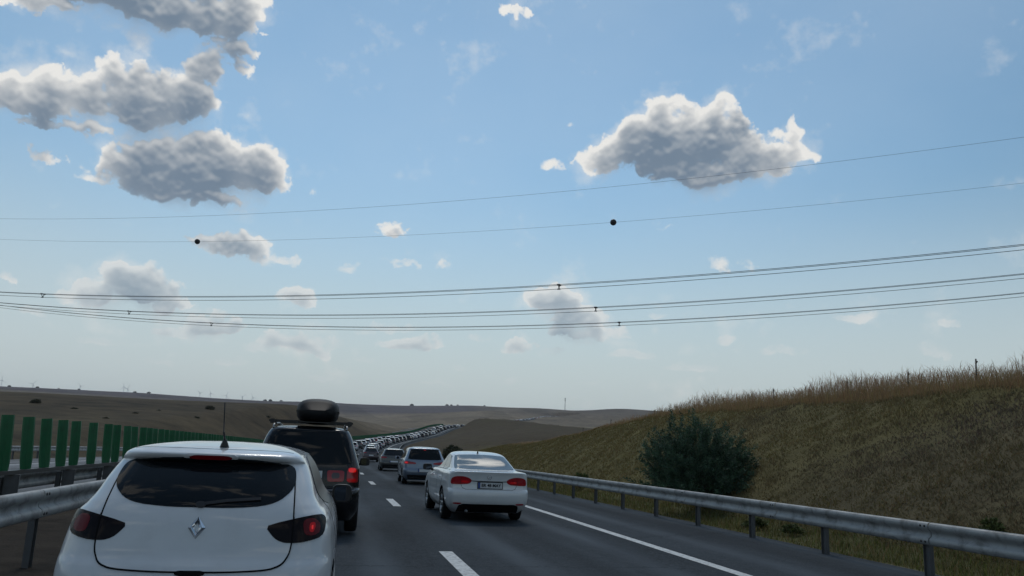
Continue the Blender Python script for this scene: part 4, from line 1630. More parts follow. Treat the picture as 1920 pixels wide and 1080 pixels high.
# --- the three cars ahead in the right lane
def hatch(name, label, P, keys, L, win, lamps, lit, X, Y, Z, rz, plate=None, brake=None, wr=.315, side=True, spoiler=False):
    c = Car(name, keys, L, P, wr, (.80, L - .86), .765, (.25, .22, .4, .06, .2), .045, True, 4)
    tag(c.root, label, 'car', 'cars queueing near the camera')
    c.patch('rear_window', 'rear', win, M_GLASS, .005, 14, 22, 1)
    for lm, l2 in ((lamps, 1), (mirrored(lamps), -1)):
        o = c.patch('tail_light', 'rear', lm, M_RED, .007, 8, 10, 1)
    for s in (-1, 1):
        if lit:
            xo = max(a for a, b in lamps)
            zo = sum(b for a, b in lamps) / len(lamps)
            c.patch('lit_brake_lens', 'rear', [(s * (xo - .16), zo + .035), (s * (xo - .04), zo + .03), (s * (xo - .04), zo - .03), (s * (xo - .16), zo - .03)], M_REDLIT, .011, 5, 5, 2)
    if brake:
        c.patch('brake_light', 'rear', [(-.05, brake + .012), (.05, brake + .012), (.05, brake - .012), (-.05, brake - .012)], M_REDLIT, .011, 4, 6, 1)
    if plate:
        c.plate(0, plate, None)
    c.patch('lower_bumper', 'rear', [(-.72, .42), (.72, .42), (.66, .24), (-.66, .24)], M_BLACK, .006, 6, 20, 0)
    c.ribbon('bumper_trim', 'rear', [(-.62, .30), (.62, .30)], M_CHROME, .02, .009)
    for ax in ('left', 'right'):
        top = max(b for a, b in win)
        c.patch('side_window', ax, [(.62, 1.04), (.80, top - .06), (1.6, top), (2.3, top - .02), (2.95, 1.05), (2.9, 1.02), (.7, 1.02)], M_GLASS, .004, 10, 24, 1)
        c.ribbon('door_gap', ax, [(1.60, .40), (1.60, 1.0)], M_DARK, .01)
        c.ribbon('door_gap', ax, [(2.72, .40), (2.74, 1.0)], M_DARK, .01)
    c.mirror(1.0, 2.72, 1.06, -1, P, .2, .14)
    c.mirror(1.0, 2.72, 1.06, 1, P, .2, .14)
    c.place(X, Y, Z, rz)
    return c


bv = hatch('blue_minivan', 'pale blue compact minivan braking in the right lane ahead of the white saloon', P_BLUE, [
    (.20, .18, .76, 4.1), (.36, .05, .875, 4.26), (.52, 0, .90, 4.33), (.62, .01, .904, 4.3), (.67, .045, .903, 4.24), (.80, .065, .90, 3.95), (.92, .08, .888, 3.6), (1.0, .105, .865, 3.35), (1.08, .145, .82, 3.2),
    (1.20, .21, .772, 2.95), (1.36, .31, .71, 2.6), (1.44, .37, .675, 2.42), (1.475, .34, .655, 2.32), (1.505, .36, .62, 2.25), (1.535, .50, .55, 2.15), (1.56, .8, .42, 2.0), (1.572, 1.1, .24, 1.8), (1.576, 1.3, .08, 1.65)],
    4.34, [(-.56, 1.462), (0, 1.475), (.56, 1.462), (.60, 1.42), (.70, 1.07), (.67, 1.045), (0, 1.035), (-.67, 1.045), (-.70, 1.07), (-.60, 1.42)],
    [(.36, .925), (.60, .955), (.80, .975), (.855, .95), (.86, .87), (.80, .845), (.36, .85)], True, 3.86, 34.2, -.12, -.02, .60, 1.445)
gh = hatch('grey_hatchback', 'dark grey hatchback ahead of the pale blue minivan in the right lane', P_GREY, [
    (.18, .18, .76, 4.1), (.34, .05, .87, 4.25), (.50, 0, .888, 4.3), (.60, .01, .89, 4.27), (.66, .045, .889, 4.2), (.80, .06, .885, 3.9), (.90, .075, .87, 3.55), (.97, .10, .835, 3.3), (1.03, .15, .79, 3.12),
    (1.14, .26, .735, 2.85), (1.27, .40, .675, 2.55), (1.35, .48, .63, 2.38), (1.38, .46, .605, 2.3), (1.405, .49, .57, 2.2), (1.43, .65, .49, 2.1), (1.455, .95, .34, 1.95), (1.464, 1.2, .16, 1.8), (1.466, 1.3, .06, 1.7)],
    4.3, [(-.52, 1.365), (0, 1.378), (.52, 1.365), (.56, 1.33), (.66, 1.04), (.63, 1.015), (0, 1.005), (-.63, 1.015), (-.66, 1.04), (-.56, 1.33)],
    [(.45, .90), (.62, .93), (.80, .94), (.84, .90), (.83, .83), (.62, .825), (.46, .84)], False, 4.02, 53.5, -.21, -.02, .62)
ms = hatch('plum_hatchback', 'dark plum car with a shiny pale roof ahead of the grey hatchback', P_MAROON, [
    (.24, .18, .78, 4.2), (.42, .05, .89, 4.36), (.58, 0, .91, 4.4), (.70, .01, .912, 4.37), (.76, .045, .91, 4.3), (.90, .06, .905, 3.95), (1.0, .08, .89, 3.6), (1.08, .12, .85, 3.35), (1.16, .18, .80, 3.15),
    (1.30, .34, .735, 2.85), (1.44, .52, .67, 2.55), (1.52, .60, .62, 2.38), (1.55, .58, .59, 2.3), (1.575, .62, .55, 2.2), (1.60, .8, .47, 2.1), (1.625, 1.1, .32, 1.95), (1.635, 1.3, .15, 1.8), (1.637, 1.38, .06, 1.7)],
    4.4, [(-.50, 1.53), (0, 1.545), (.50, 1.53), (.54, 1.5), (.66, 1.19), (.63, 1.165), (0, 1.155), (-.63, 1.165), (-.66, 1.19), (-.54, 1.5)],
    [(.50, 1.05), (.66, 1.08), (.82, 1.09), (.86, 1.05), (.85, .98), (.66, .975), (.52, .99)], False, 4.35, 92., -.52, -.03, .75, None, .35)


# ------------------------------------------------------------------ the queue further on
def copy_car(c, label, paint_m, X, Y, Z, rz, pitch, group):
    r_ = c.root.copy()
    COL.objects.link(r_)
    r_.location = (X, Y, Z)
    r_.rotation_euler = (pitch, 0, rz)
    r_['label'] = label
    r_['group'] = group
    key = (c.root.name, paint_m.name)
    for ch in c.root.children:
        d = ch.copy()
        COL.objects.link(d)
        d.parent = r_
        if ch.name.split('.')[0] in ('body', 'mirror'):
            if (key, ch.data.name) not in CACHE:
                me = ch.data.copy()
                me.materials[0] = paint_m if ch.name.startswith('body') else me.materials[0]
                CACHE[(key, ch.data.name)] = me
            d.data = CACHE[(key, ch.data.name)]
        for g in ch.children:
            e = g.copy()
            COL.objects.link(e)
            e.parent = d
    return r_


GRP_MID = 'cars of the queue in the dip of the road'
PAL = {'silver': P_SILVER, 'white': P_WHITE, 'dark grey': P_GREY, 'black': P_BLACK, 'dark blue': P_DKBLUE, 'pale blue': P_BLUE, 'red': P_RED}
KINDS_ = {'minivan': bv, 'hatchback': gh, 'tall hatchback': ms}
NTH = ['first', 'second', 'third', 'fourth', 'fifth', 'sixth', 'seventh', 'eighth', 'ninth', 'tenth', 'eleventh', 'twelfth', 'thirteenth', 'fourteenth', 'fifteenth', 'sixteenth', 'seventeenth']
WORDS = ['first', 'second', 'third', 'fourth', 'fifth', 'sixth', 'seventh', 'eighth', 'ninth', 'tenth', 'eleventh', 'twelfth']
r = random.Random(23)


def put_mid(lane, n, col, kind, Y):
    o = 1.87 if lane == 'right' else -1.85
    p = rp(Y, o + r.uniform(-.15, .15))
    pitch = math.atan(float(ZC(Y + 2)) - float(ZC(Y - 2))) / 4 * 1.0
    slope = math.atan((float(ZC(Y + 4)) - float(ZC(Y))) / 4)
    lab = '%s %s, %s car of the %s lane after the %s' % (col, kind, WORDS[n], lane, 'plum hatchback' if lane == 'right' else 'black people carrier')
    copy_car(KINDS_[kind], lab, PAL[col], p.x, p.y, p.z, heading(Y), slope, GRP_MID)


left = [('silver', 'hatchback'), ('dark blue', 'tall hatchback'), ('white', 'hatchback'), ('silver', 'minivan'), ('dark grey', 'hatchback'), ('white', 'tall hatchback'), ('black', 'hatchback'), ('silver', 'tall hatchback'), ('pale blue', 'hatchback'), ('white', 'minivan'), ('dark grey', 'tall hatchback'), ('silver', 'hatchback')]
right = [('silver', 'hatchback'), ('white', 'tall hatchback'), ('dark grey', 'minivan'), ('silver', 'tall hatchback'), ('white', 'hatchback'), ('dark blue', 'hatchback'), ('silver', 'minivan'), ('black', 'tall hatchback')]
y = 32.
for n, (c_, k_) in enumerate(left):
    put_mid('left', n, c_, k_, y)
    y += 13.2 + r.uniform(-1.5, 1.5)
YL = y
y = 106.
for n, (c_, k_) in enumerate(right):
    put_mid('right', n, c_, k_, y)
    y += 11.5 + r.uniform(-1.2, 1.2)
YR = y


def tiny_car(name, paint_m, tall):
    """a distant car: shaped body, dark panes, lamps and wheels in one small mesh"""
    L, w, h = 4.3, .88, 1.46 + tall
    prof = [(.25, .12, .86), (.55, 0, .88), (.85, .05, .87), (.95, .12, .83), (h - .12, .55, .62), (h, .95, .48)]
    fr = [4.15, 4.3, 4.0, 3.3, 2.35, 1.9]
    m = MB()
    rows = []
    for (z, yr, ww), yf in zip(prof, fr):
        pts = []
        for sx, yy, k in ((-1, yr, .78), (-1, yr + .18, 1), (-1, yf - .25, 1), (-1, yf, .7), (1, yf, .7), (1, yf - .25, 1), (1, yr + .18, 1), (1, yr, .78)):
            pts.append((sx * ww * k, yy, z))
        rows.append(pts)
    vs = [p for q in rows for p in q]
    fs, mi = [], []
    for i in range(len(rows) - 1):
        for j in range(8):
            fs.append((i * 8 + j, i * 8 + (j + 1) % 8, (i + 1) * 8 + (j + 1) % 8, (i + 1) * 8 + j))
            mi.append(1 if i == 3 and j in (1, 3, 5, 7) else 0)
    fs.append(tuple(range(40, 48)))
    mi.append(0)
    b = len(m.v)
    m.v += vs
    m.f += [f[::-1] for f in fs]
    m.mi += mi
    for s in (-1, 1):
        x0, x1 = sorted((s * .50, s * .80))
        m.box(x0, x1, -.02, .1, .74, .90, 2)
        for wy in (.8, 3.45):
            m.lathe_x([(-.1, 0), (-.1, .31), (.1, .31), (.1, 0)], s * .76, wy, .31, 10, 3)
    m.box(-.7, .7, .1, 4.1, .18, .3, 3)
    me = m.mesh('car', [paint_m, M_GLASS, M_RED, M_DARK])
    bm = bmesh.new()
    bm.from_mesh(me)
    bmesh.ops.recalc_face_normals(bm, faces=bm.faces)
    bm.to_mesh(me)
    bm.free()
    return me


TINY = [(c_, tiny_car('car', PAL[c_], t)) for c_, t in (('silver', 0), ('white', .1), ('dark grey', 0), ('silver', .05), ('black', .2), ('dark grey', .15), ('dark blue', 0), ('black', 0), ('dark grey', .2), ('red', .0))]


def put_tiny(Y, o, label, group):
    p = rp(Y, o)
    c_, me = r.choice(TINY)
    q = obj('queueing_car', me, None, p)
    q.rotation_euler = (math.atan((float(ZC(Y + 4)) - float(ZC(Y))) / 4), 0, heading(Y))
    tag(q, label % c_, 'car', group)


for y0, o, ln in ((YL, -1.85, 'left'), (YR, 1.87, 'right')):
    y = y0
    while y < 505:
        put_tiny(y, o + r.uniform(-.2, .2), 'small distant %%s car in the %s lane curving up to the mound' % ln, 'distant cars queueing up to the mound')
        y += 12.4 + r.uniform(-2.5, 3.5)
for o, ln in ((-1.85, 'left'), (1.87, 'right')):
    y = 850.
    while y < 1345:
        put_tiny(y, o + r.uniform(-.2, .2), 'tiny far %%s car in the %s lane climbing the last hill above the mound' % ln, 'tiny far cars climbing the last hill')
        y += 9.8 + r.uniform(-1.8, 4.)

# one white van coming down the other carriageway
m = MB()
pts = [(0, .35), (0, 2.25), (.25, 2.42), (3.9, 2.42), (4.5, 1.55), (5.3, 1.25), (5.4, .4)]
n = len(pts)
vs = [(-.95, y, z) for y, z in pts] + [(.95, y, z) for y, z in pts]
m.add(vs, [tuple(range(n)), tuple(range(n, 2 * n))[::-1]] + [(i, i + n, (i + 1) % n + n, (i + 1) % n) for i in range(n)])
vp = rp(352, -12.0)
van = empty('white_van', vp, heading(352) + math.pi)
tag(van, 'white delivery van alone on the opposite carriageway', 'van')
m.build('body', P_WHITE, van)
m = MB()
m.add([(-.8, 3.97, 2.33), (.8, 3.97, 2.33), (.86, 4.5, 1.6), (-.86, 4.5, 1.6), (-.8, 3.93, 2.3), (.8, 3.93, 2.3), (.86, 4.46, 1.56), (-.86, 4.46, 1.56)], [(0, 1, 2, 3), (0, 4, 5, 1), (1, 5, 6, 2), (2, 6, 7, 3), (3, 7, 4, 0)])
m.build('windscreen', M_GLASS, van)
for wy in (1., 4.4):
    for s in (-1, 1):
        m = MB()
        m.lathe_x([(-.11, 0), (-.11, .36), (.11, .36), (.11, 0)], s * .87, wy, .36, 14)
        m.build('wheel', M_RUBBER, van)


# ------------------------------------------------------------------ plants
def blades(P, H, W, lean, col, seed, head=False):
    """many narrow bent blades as one mesh: P base points, H heights, W widths"""
    rg = np.random.default_rng(seed)
    n = len(P)
    a = rg.uniform(0, 2 * np.pi, n)
    b = rg.uniform(0, 2 * np.pi, n)
    sx, sy = np.cos(a) * W / 2, np.sin(a) * W / 2
    L = rg.uniform(.2, 1, n) * lean * H
    lx, ly = np.cos(b) * L, np.sin(b) * L
    V = np.zeros((n, 5, 3))
    V[:, 0] = P + np.stack([-sx, -sy, 0 * sx - .02], -1)
    V[:, 1] = P + np.stack([sx, sy, 0 * sx - .02], -1)
    mid = P + np.stack([lx * .3, ly * .3, H * .55], -1)
    k = 1.3 if head else .75
    V[:, 2] = mid + np.stack([sx * k, sy * k, 0 * sx], -1)
    V[:, 3] = mid + np.stack([-sx * k, -sy * k, 0 * sx], -1)
    V[:, 4] = P + np.stack([lx, ly, H], -1)
    i = np.arange(n)[:, None] * 5
    T = np.concatenate([i + [0, 1, 2], i + [0, 2, 3], i + [3, 2, 4]], 1).reshape(-1, 3)
    c = np.repeat(col, 5, 0)
    return V.reshape(-1, 3), T, c


def vary(base, n, rg, spread=.35):
    base = np.asarray(base)
    k = rg.uniform(1 - spread, 1 + spread, (n, 1))
    h = rg.normal(0, .08, (n, 3))
    return np.clip(base * k * (1 + h), 0, 1)


CUT_Y = np.arange(-12, 130, .5)
CUT_TAB = np.array([[cut_profile(Y, u) for u in np.linspace(0, 1.6, 81)] for Y in CUT_Y])


def on_cut(Y, U):
    """many points on the cutting at once"""
    fy = np.clip((Y - CUT_Y[0]) / .5, 0, len(CUT_Y) - 1.001)
    fu = np.clip(U / .02, 0, 79.999)
    iy, iu = fy.astype(int), fu.astype(int)
    ty, tu = (fy - iy)[:, None], (fu - iu)[:, None]
    P = (CUT_TAB[iy, iu] * (1 - ty) * (1 - tu) + CUT_TAB[iy + 1, iu] * ty * (1 - tu)
         + CUT_TAB[iy, iu + 1] * (1 - ty) * tu + CUT_TAB[iy + 1, iu + 1] * ty * tu)
    x, y = P[:, 0], P[:, 1]
    lumps = (np.sin(x * 2.9 + 1.1 * np.sin(y * 1.7)) * np.sin(y * 2.3 + np.sin(x * 1.9)) * .05
             + np.sin(x * 7.1 + y * 3.3) * np.sin(y * 6.1 - x * 2.2) * .02 + np.sin(x * .8 + y * .35) * np.sin(y * .5) * .08)
    P[:, 2] += lumps * np.minimum(1, U * 4)
    return P


M_GRASS = attr_mat('dry_grass', .8, .1, .4)
rg = np.random.default_rng(3)


def build_grass():
    # short matted grass on the slope
    n = 150000
    Y = 7 + 85 * rg.random(n) ** 1.7
    U = .2 + .82 * rg.random(n)
    P = on_cut(Y, U)
    clump = np.sin(P[:, 0] * 1.7 + np.sin(P[:, 1] * 1.3) * 2) * np.sin(P[:, 1] * 1.9 + P[:, 0]) + np.sin(P[:, 0] * 5 + P[:, 1] * 3.1) * .5
    H = rg.uniform(.03, .085, n) * (1 + .4 * clump)
    H = np.clip(H, .02, .2)
    W = rg.uniform(.010, .022, n) * (1 + Y / 60)
    dry = np.clip(.5 + .35 * clump + rg.normal(0, .25, n), 0, 1)[:, None]
    col = vary((.148, .124, .046), n, rg, .13) * (1 - dry) + vary((.190, .150, .068), n, rg, .13) * dry
    bare = np.clip((24 - P[:, 1]) / 8, 0, 1) * np.clip((P[:, 0] - 10.6) / 1.5, 0, 1) * np.clip(.75 + .4 * np.sin(P[:, 0] * 1.1 + P[:, 1] * .7), 0, 1)
    bare = np.maximum(bare, np.clip(1 - np.abs(P[:, 1] - 26) / 4, 0, 1) * np.clip((P[:, 0] - 12.5) / 1.5, 0, 1) * .7)[:, None]
    col = col * (1 - bare) + vary((.128, .104, .076), n, rg, .25) * bare
    V, T, c = blades(P, H, W, 1.9, col, 1)
    me = mesh_fast('slope_grass', V, T, [M_GRASS], False, c)
    tag(obj('slope_grass', me), 'short matted olive and straw grass covering the cutting slope', kind='stuff')
    # greener verge under the rail
    n = 34000
    Y = 6 + 70 * rg.random(n) ** 1.8
    U = .02 + .24 * rg.random(n)
    P = on_cut(Y, U)
    H = rg.uniform(.05, .20, n) * np.clip(U * 9, .3, 1)
    col = vary((.105, .115, .034), n, rg, .5)
    dry = (rg.random(n) < .5)[:, None]
    col = np.where(dry, vary((.19, .155, .07), n, rg), col)
    V, T, c = blades(P, H, rg.uniform(.006, .014, n) * (1 + Y / 60), .8, col, 2)
    me = mesh_fast('verge_grass', V, T, [M_GRASS], False, c)
    tag(obj('verge_grass', me), 'greener rough grass on the verge under the right guard rail', kind='stuff')
    # tall dry stalks along the crest
    n = 90000
    Y = 8 + 72 * rg.random(n) ** 1.3
    U = 1.0 + .34 * rg.random(n) ** .8
    P = on_cut(Y, U)
    fall = np.clip((62 - Y) / 25, .30, 1)
    thick = .75 + .25 * np.sin(Y * .9) * np.sin(Y * .37 + 1)
    H = (.28 + .72 * rg.random(n) ** 1.5) * fall * thick * np.clip((U - .985) * 9, .35, 1) * (1 + .3 * np.clip((21 - Y) / 7, 0, 1))
    red = rg.random((n, 1))
    col = vary((.25, .155, .08), n, rg, .4) * red + vary((.33, .235, .13), n, rg, .4) * (1 - red)
    V, T, c = blades(P, H, rg.uniform(.0022, .0055, n) * (1 + Y / 40), .26, col, 3, False)
    # a dense softer understorey
    n2 = 60000
    Y2 = 8 + 72 * rg.random(n2) ** 1.3
    U2 = .975 + .30 * rg.random(n2)
    P2 = on_cut(Y2, U2)
    fall2 = np.clip((62 - Y2) / 25, .30, 1)
    H2 = rg.uniform(.12, .60, n2) * fall2 * np.clip((U2 - .95) * 10, .3, 1)
    V3, T3, c3 = blades(P2, H2, rg.uniform(.004, .009, n2) * (1 + Y2 / 40), .7, vary((.29, .205, .105), n2, rg, .3), 6)
    # feathery seed heads on the tallest
    tall = np.where(H > .50 * fall)[0]
    Q = P[tall] + np.stack([rg.normal(0, .07, len(tall)), rg.normal(0, .07, len(tall)), H[tall] * rg.uniform(.6, .95, len(tall))], -1)
    V2, T2, c2 = blades(Q, H[tall] * .42, rg.uniform(.003, .007, len(tall)) * (1 + Y[tall] / 40), 1.0, vary((.34, .24, .15), len(tall), rg), 4, True)
    me = mesh_fast('tall_grass', np.vstack([V, V2, V3]), np.vstack([T, T2 + len(V), T3 + len(V) + len(V2)]), [M_GRASS], False, np.vstack([c, c2, c3]))
    tag(obj('tall_grass', me), 'tall reddish dry grass along the top of the cutting', kind='stuff')


build_grass()
M_LEAF = attr_mat('grey_green_leaves', .6, .25, .18)
M_BARK = weathered(mat('brown_bark', (.05, .038, .028), .9), 12, .4)


def leafy(seed, shoots, leaf_per, L, W, colour, spread=.35):
    """leaf blades along shoots given as (base, tip) pairs; returns one mesh"""
    rg2 = np.random.default_rng(seed)
    n = len(shoots) * leaf_per
    B = np.repeat(np.array([s[0] for s in shoots]), leaf_per, 0)
    Tp = np.repeat(np.array([s[1] for s in shoots]), leaf_per, 0)
    t = rg2.uniform(.12, 1.02, (n, 1)) ** .8
    bend = np.sin(t * np.pi) * .06
    C = B + (Tp - B) * t
    C[:, 2] += bend[:, 0] * np.linalg.norm(Tp - B, axis=1)
    C += rg2.normal(0, .02, (n, 3))
    d = (Tp - B) / np.linalg.norm(Tp - B, axis=1)[:, None]
    u = rg2.normal(0, 1, (n, 3))
    u = u - (u * d).sum(1)[:, None] * d
    u /= np.linalg.norm(u, axis=1)[:, None]
    dirn = d * rg2.uniform(.4, 1.1, (n, 1)) + u * .8
    dirn /= np.linalg.norm(dirn, axis=1)[:, None]
    side = np.cross(dirn, rg2.normal(0, 1, (n, 3)))
    side /= np.linalg.norm(side, axis=1)[:, None]
    ll = rg2.uniform(.6, 1.2, (n, 1)) * L
    ww = rg2.uniform(.7, 1.2, (n, 1)) * W / 2
    V = np.stack([C, C + dirn * ll * .5 + side * ww, C + dirn * ll, C + dirn * ll * .5 - side * ww], 1).reshape(-1, 3)
    i = np.arange(n)[:, None] * 4
    T = np.concatenate([i + [0, 1, 2], i + [0, 2, 3]], 1).reshape(-1, 3)
    shoot_k = np.repeat(rg2.uniform(.65, 1.4, (len(shoots), 1)), leaf_per, 0)
    col = vary(colour, n, rg2, spread) * shoot_k
    return mesh_fast('foliage', V, T, [M_LEAF], False, np.repeat(col, 4, 0))


def big_bush():
    bx, by = 10.8, 22.4
    bz = float(on_cut(np.array([by]), np.array([.3]))[0, 2])
    root = empty('wild_bush', (bx, by, bz - .1))
    root.scale = (1.17, 1.1, 1.05)
    tag(root, 'big dark grey green wild olive bush behind the right guard rail', 'bush')
    rg2 = random.Random(4)
    sh, br = [], []
    lobes = [(-.55, 0, 1.12, 1.0, .95), (.15, .2, 1.15, 1.05, .88), (-.95, .1, .75, .75, .72), (.85, .2, .72, .85, .66), (1.4, .1, .42, .75, .42), (-.2, -.3, .65, 1.15, .68), (.9, -.2, .42, .85, .45), (1.95, .1, .30, .6, .32), (-.4, -.2, .30, 1.3, .42), (.2, -.3, .3, 1.2, .42), (1.2, -.4, .18, 1.0, .28), (-1.0, -.35, .2, .8, .3), (2.2, 0, .15, .6, .2)]
    for (lx, ly, lz, rx, rz) in lobes:
        k = int(125 * rx * (rz + .3))
        for _ in range(k):
            a, v = rg2.uniform(0, 2 * math.pi), rg2.uniform(-.35, 1)
            c = math.sqrt(max(0, 1 - v * v))
            q = rg2.uniform(.55, 1.1) + (rg2.random() ** 5) * .34
            tip = Vector((lx + math.cos(a) * c * rx * q, ly + math.sin(a) * c * rx * q * .85, lz + v * rz * q))
            cen = Vector((lx * .8, ly, lz - .25 * rz))
            dv = (tip - cen)
            up = Vector((dv.x * .55, dv.y * .55, abs(dv.z) + .35)).normalized()
            ln = rg2.uniform(.35, .75)
            base = tip - up * ln
            sh.append((tuple(base), tuple(tip)))
            if rg2.random() < .2:
                br.append((base, cen))
    for tx, tz in ((-.42, 2.28), (-.66, 2.2), (-1.0, 1.9), (.25, 2.1)):
        sh.append(((tx * .8, .1, tz - .9), (tx, 0, tz)))
    obj('foliage', leafy(5, sh, 62, .085, .022, (.058, .104, .064), .35), root)
    m = MB()
    for k in range(16):
        a = rg2.uniform(0, 6.28)
        b = Vector((math.cos(a) * .25, math.sin(a) * .2, -.05))
        lx, ly, lz, rx, rz = lobes[k % len(lobes)]
        c = Vector((lx * .9, ly, max(lz - .1, .3)))
        m.tube([b, b.lerp(c, .5) + Vector((rg2.uniform(-.1, .1), 0, .1)), c], .032, 6, 0, .012)
    for base, cen in br:
        m.tube([cen, base], .010, 4, 0, .005)
    m.build('branches', M_BARK, root, True)


big_bush()


def shrub_mesh(seed, colour, shoots=70, leaf_per=34, L=.16, W=.06, flat=.75):
    rg2 = random.Random(seed)
    sh = []
    for _ in range(shoots):
        a, v = rg2.uniform(0, 6.28), rg2.uniform(-.1, 1)
        c = math.sqrt(1 - v * v)
        q = rg2.uniform(.6, 1.1)
        tip = Vector((math.cos(a) * c * q * .55, math.sin(a) * c * q * .55, .35 + (v * .62 * q) * flat))
        base = tip - Vector((tip.x * .5, tip.y * .5, .25))
        sh.append((tuple(base), tuple(tip)))
    return leafy(seed, sh, leaf_per, L, W, colour)


STEM = MB()
for k in range(5):
    a = k * 1.25
    STEM.tube([(0, 0, -.1), (.12 * math.cos(a), .12 * math.sin(a), .2), (.3 * math.cos(a), .3 * math.sin(a), .55)], .03, 5, 0, .01)
STEM_ME = STEM.mesh('stems', [M_BARK], True)
SHRUBS = [shrub_mesh(31, (.058, .058, .034), 60, 26, flat=.6), shrub_mesh(32, (.050, .056, .032), 60, 26, flat=.5), shrub_mesh(33, (.085, .105, .036), 50, 30)]


def shrub(loc, size, me, label, group=None, name='shrub', sz=None):
    root = empty(name, loc, random.uniform(0, 6))
    root.scale = (size, size, sz or size)
    tag(root, label, 'shrub', group)
    obj('foliage', me, root)
    obj('stems', STEM_ME, root)
    return root


def cut_pt(Y, U):
    return Vector(on_cut(np.array([float(Y)]), np.array([float(U)]))[0])


for i, (Y, U, s_, w_) in enumerate([(17.6, .12, .5, 'left'), (16.2, .13, .42, 'right')]):
    shrub(cut_pt(Y, U), s_, SHRUBS[2], 'low green weeds under the rail in front of the big bush, %s clump' % w_, 'weeds in front of the big bush', sz=s_ * .7)
shrub(cut_pt(34.5, .24), .75, SHRUBS[2], 'small green shrub behind the rail left of the big bush')
shrub(cut_pt(11.9, .27), .34, SHRUBS[2], 'small green weed clump at the slope foot just above the rail at right', sz=.42)
shrub(cut_pt(10.6, .22), .5, SHRUBS[2], 'low green weeds under the rail near the right edge of the photo', sz=.45)
for i, (Y, U, s_, w_) in enumerate([(64, .27, 1.0, 'dark shrub at the slope foot just right of the white saloon roof'), (74, .32, 1.5, 'dark shrub on the slope above the white saloon roof'), (86, .34, 1.7, 'dark shrub on the slope above the blue minivan'), (98, .42, 1.9, 'dark wide shrub higher on the brown slope behind the saloon')]):
    shrub(cut_pt(Y, U), s_, SHRUBS[i % 2], w_, 'dark shrubs on the far cutting slope')


def ground_at(az_deg, el_deg=None, D=None):
    """where a direction from the camera first meets the terrain (or the terrain at a given distance)"""
    a = math.radians(az_deg)
    if D is not None:
        x, y = math.sin(a) * D, math.cos(a) * D
        return Vector((x, y, float(TER(np.array([x]), np.array([y]))[0])))
    Ds = np.geomspace(45, 5000, 500)
    z = TER(np.sin(a) * Ds, np.cos(a) * Ds)
    ray = CAM_H + Ds * math.tan(math.radians(el_deg))
    k = np.where(z >= ray)[0]
    i = int(k[0]) if len(k) else int(np.argmax(z - ray))
    return Vector((math.sin(a) * Ds[i], math.cos(a) * Ds[i], float(z[i])))


for i, (a, e, s_, lab) in enumerate([(-18.15, 1.6, 3.2, 'tall dark bush on the left hillside above the second green panel'), (-16.05, 1.4, 2.2, 'round bush on the left hillside above the fifth green panel'),
                                     (-12.55, 1.3, 2.0, 'low dark bush on the left hillside above the end of the separate panels'), (-11.2, 1.55, 1.6, 'small bush on the hillside above the white hatchback roof'),
                                     (-8.1, 1.8, 3.4, 'dark bush high on the hillside left of the aerial tip'), (-8.9, 1.2, 2.0, 'scrubby bush low on the hillside left of the aerial'),
                                     (-4.4, 1.4, 2.4, 'bush on the hillside left of the black people carrier'), (-14.2, .9, 1.7, 'low scrub at the foot of the left hillside')]):
    p = ground_at(a, e)
    s_ *= .62
    shrub(p - Vector((0, 0, .3 * s_)), s_, SHRUBS[i % 2], lab, 'bushes on the left hillside', sz=s_ * (1.0 if i in (0, 4) else .7))

# fence posts along the top of the cutting
FP = [(19.4, 1.0), (22.2, .85), (25.3, .8), (30.2, .85), (36.2, .8), (43., .8), (50.4, .85), (56.4, .75)]
PM = MB()
PM.tube([(0, 0, -.2), (0, 0, .8)], .02, 8)
PM.tube([(0, 0, .7), (.05, 0, .74)], .02, 6)
PM = PM.mesh('fence_post', [M_WOOD], True)
for i, (Y, h) in enumerate(FP):
    q = cut_pt(Y, 1.12)
    o = obj('fence_post', PM, None, q)
    o.scale = (1, 1, h * 1.15)
    o.rotation_euler = (random.uniform(-.05, .05), random.uniform(-.05, .05), 0)
    tag(o, 'thin weathered post in the tall dry grass on the crest, %s post from the right' % NTH[i], 'fence post', 'fence posts along the top of the cutting')


# ------------------------------------------------------------------ the skyline
def tree_mesh(seed):
    rg2 = random.Random(seed)
    sh = []
    for _ in range(60):
        a, v = rg2.uniform(0, 6.28), rg2.uniform(-.6, 1)
        c = math.sqrt(1 - v * v)
        q = rg2.uniform(.5, 1)
        tip = Vector((math.cos(a) * c * q * .6, math.sin(a) * c * q * .6, .62 + v * .38 * q))
        sh.append((tuple(tip * .8 + Vector((0, 0, .08))), tuple(tip)))
    return leafy(seed, sh, 12, .22, .16, (.030, .036, .026))


TREES = [tree_mesh(61), tree_mesh(62)]
TRUNK = MB()
TRUNK.tube([(0, 0, -.1), (.01, 0, .3), (0, .01, .7)], .05, 6, 0, .02)
TRUNK_ME = TRUNK.mesh('trunk', [M_BARK], True)


def crest_at(az_deg):
    a = math.radians(az_deg)
    Ds = np.geomspace(400, 5000, 400)
    z = TER(np.sin(a) * Ds, np.cos(a) * Ds)
    i = int(np.argmax((z - CAM_H) / Ds))
    return Vector((math.sin(a) * Ds[i], math.cos(a) * Ds[i], float(z[i]))), float(Ds[i])


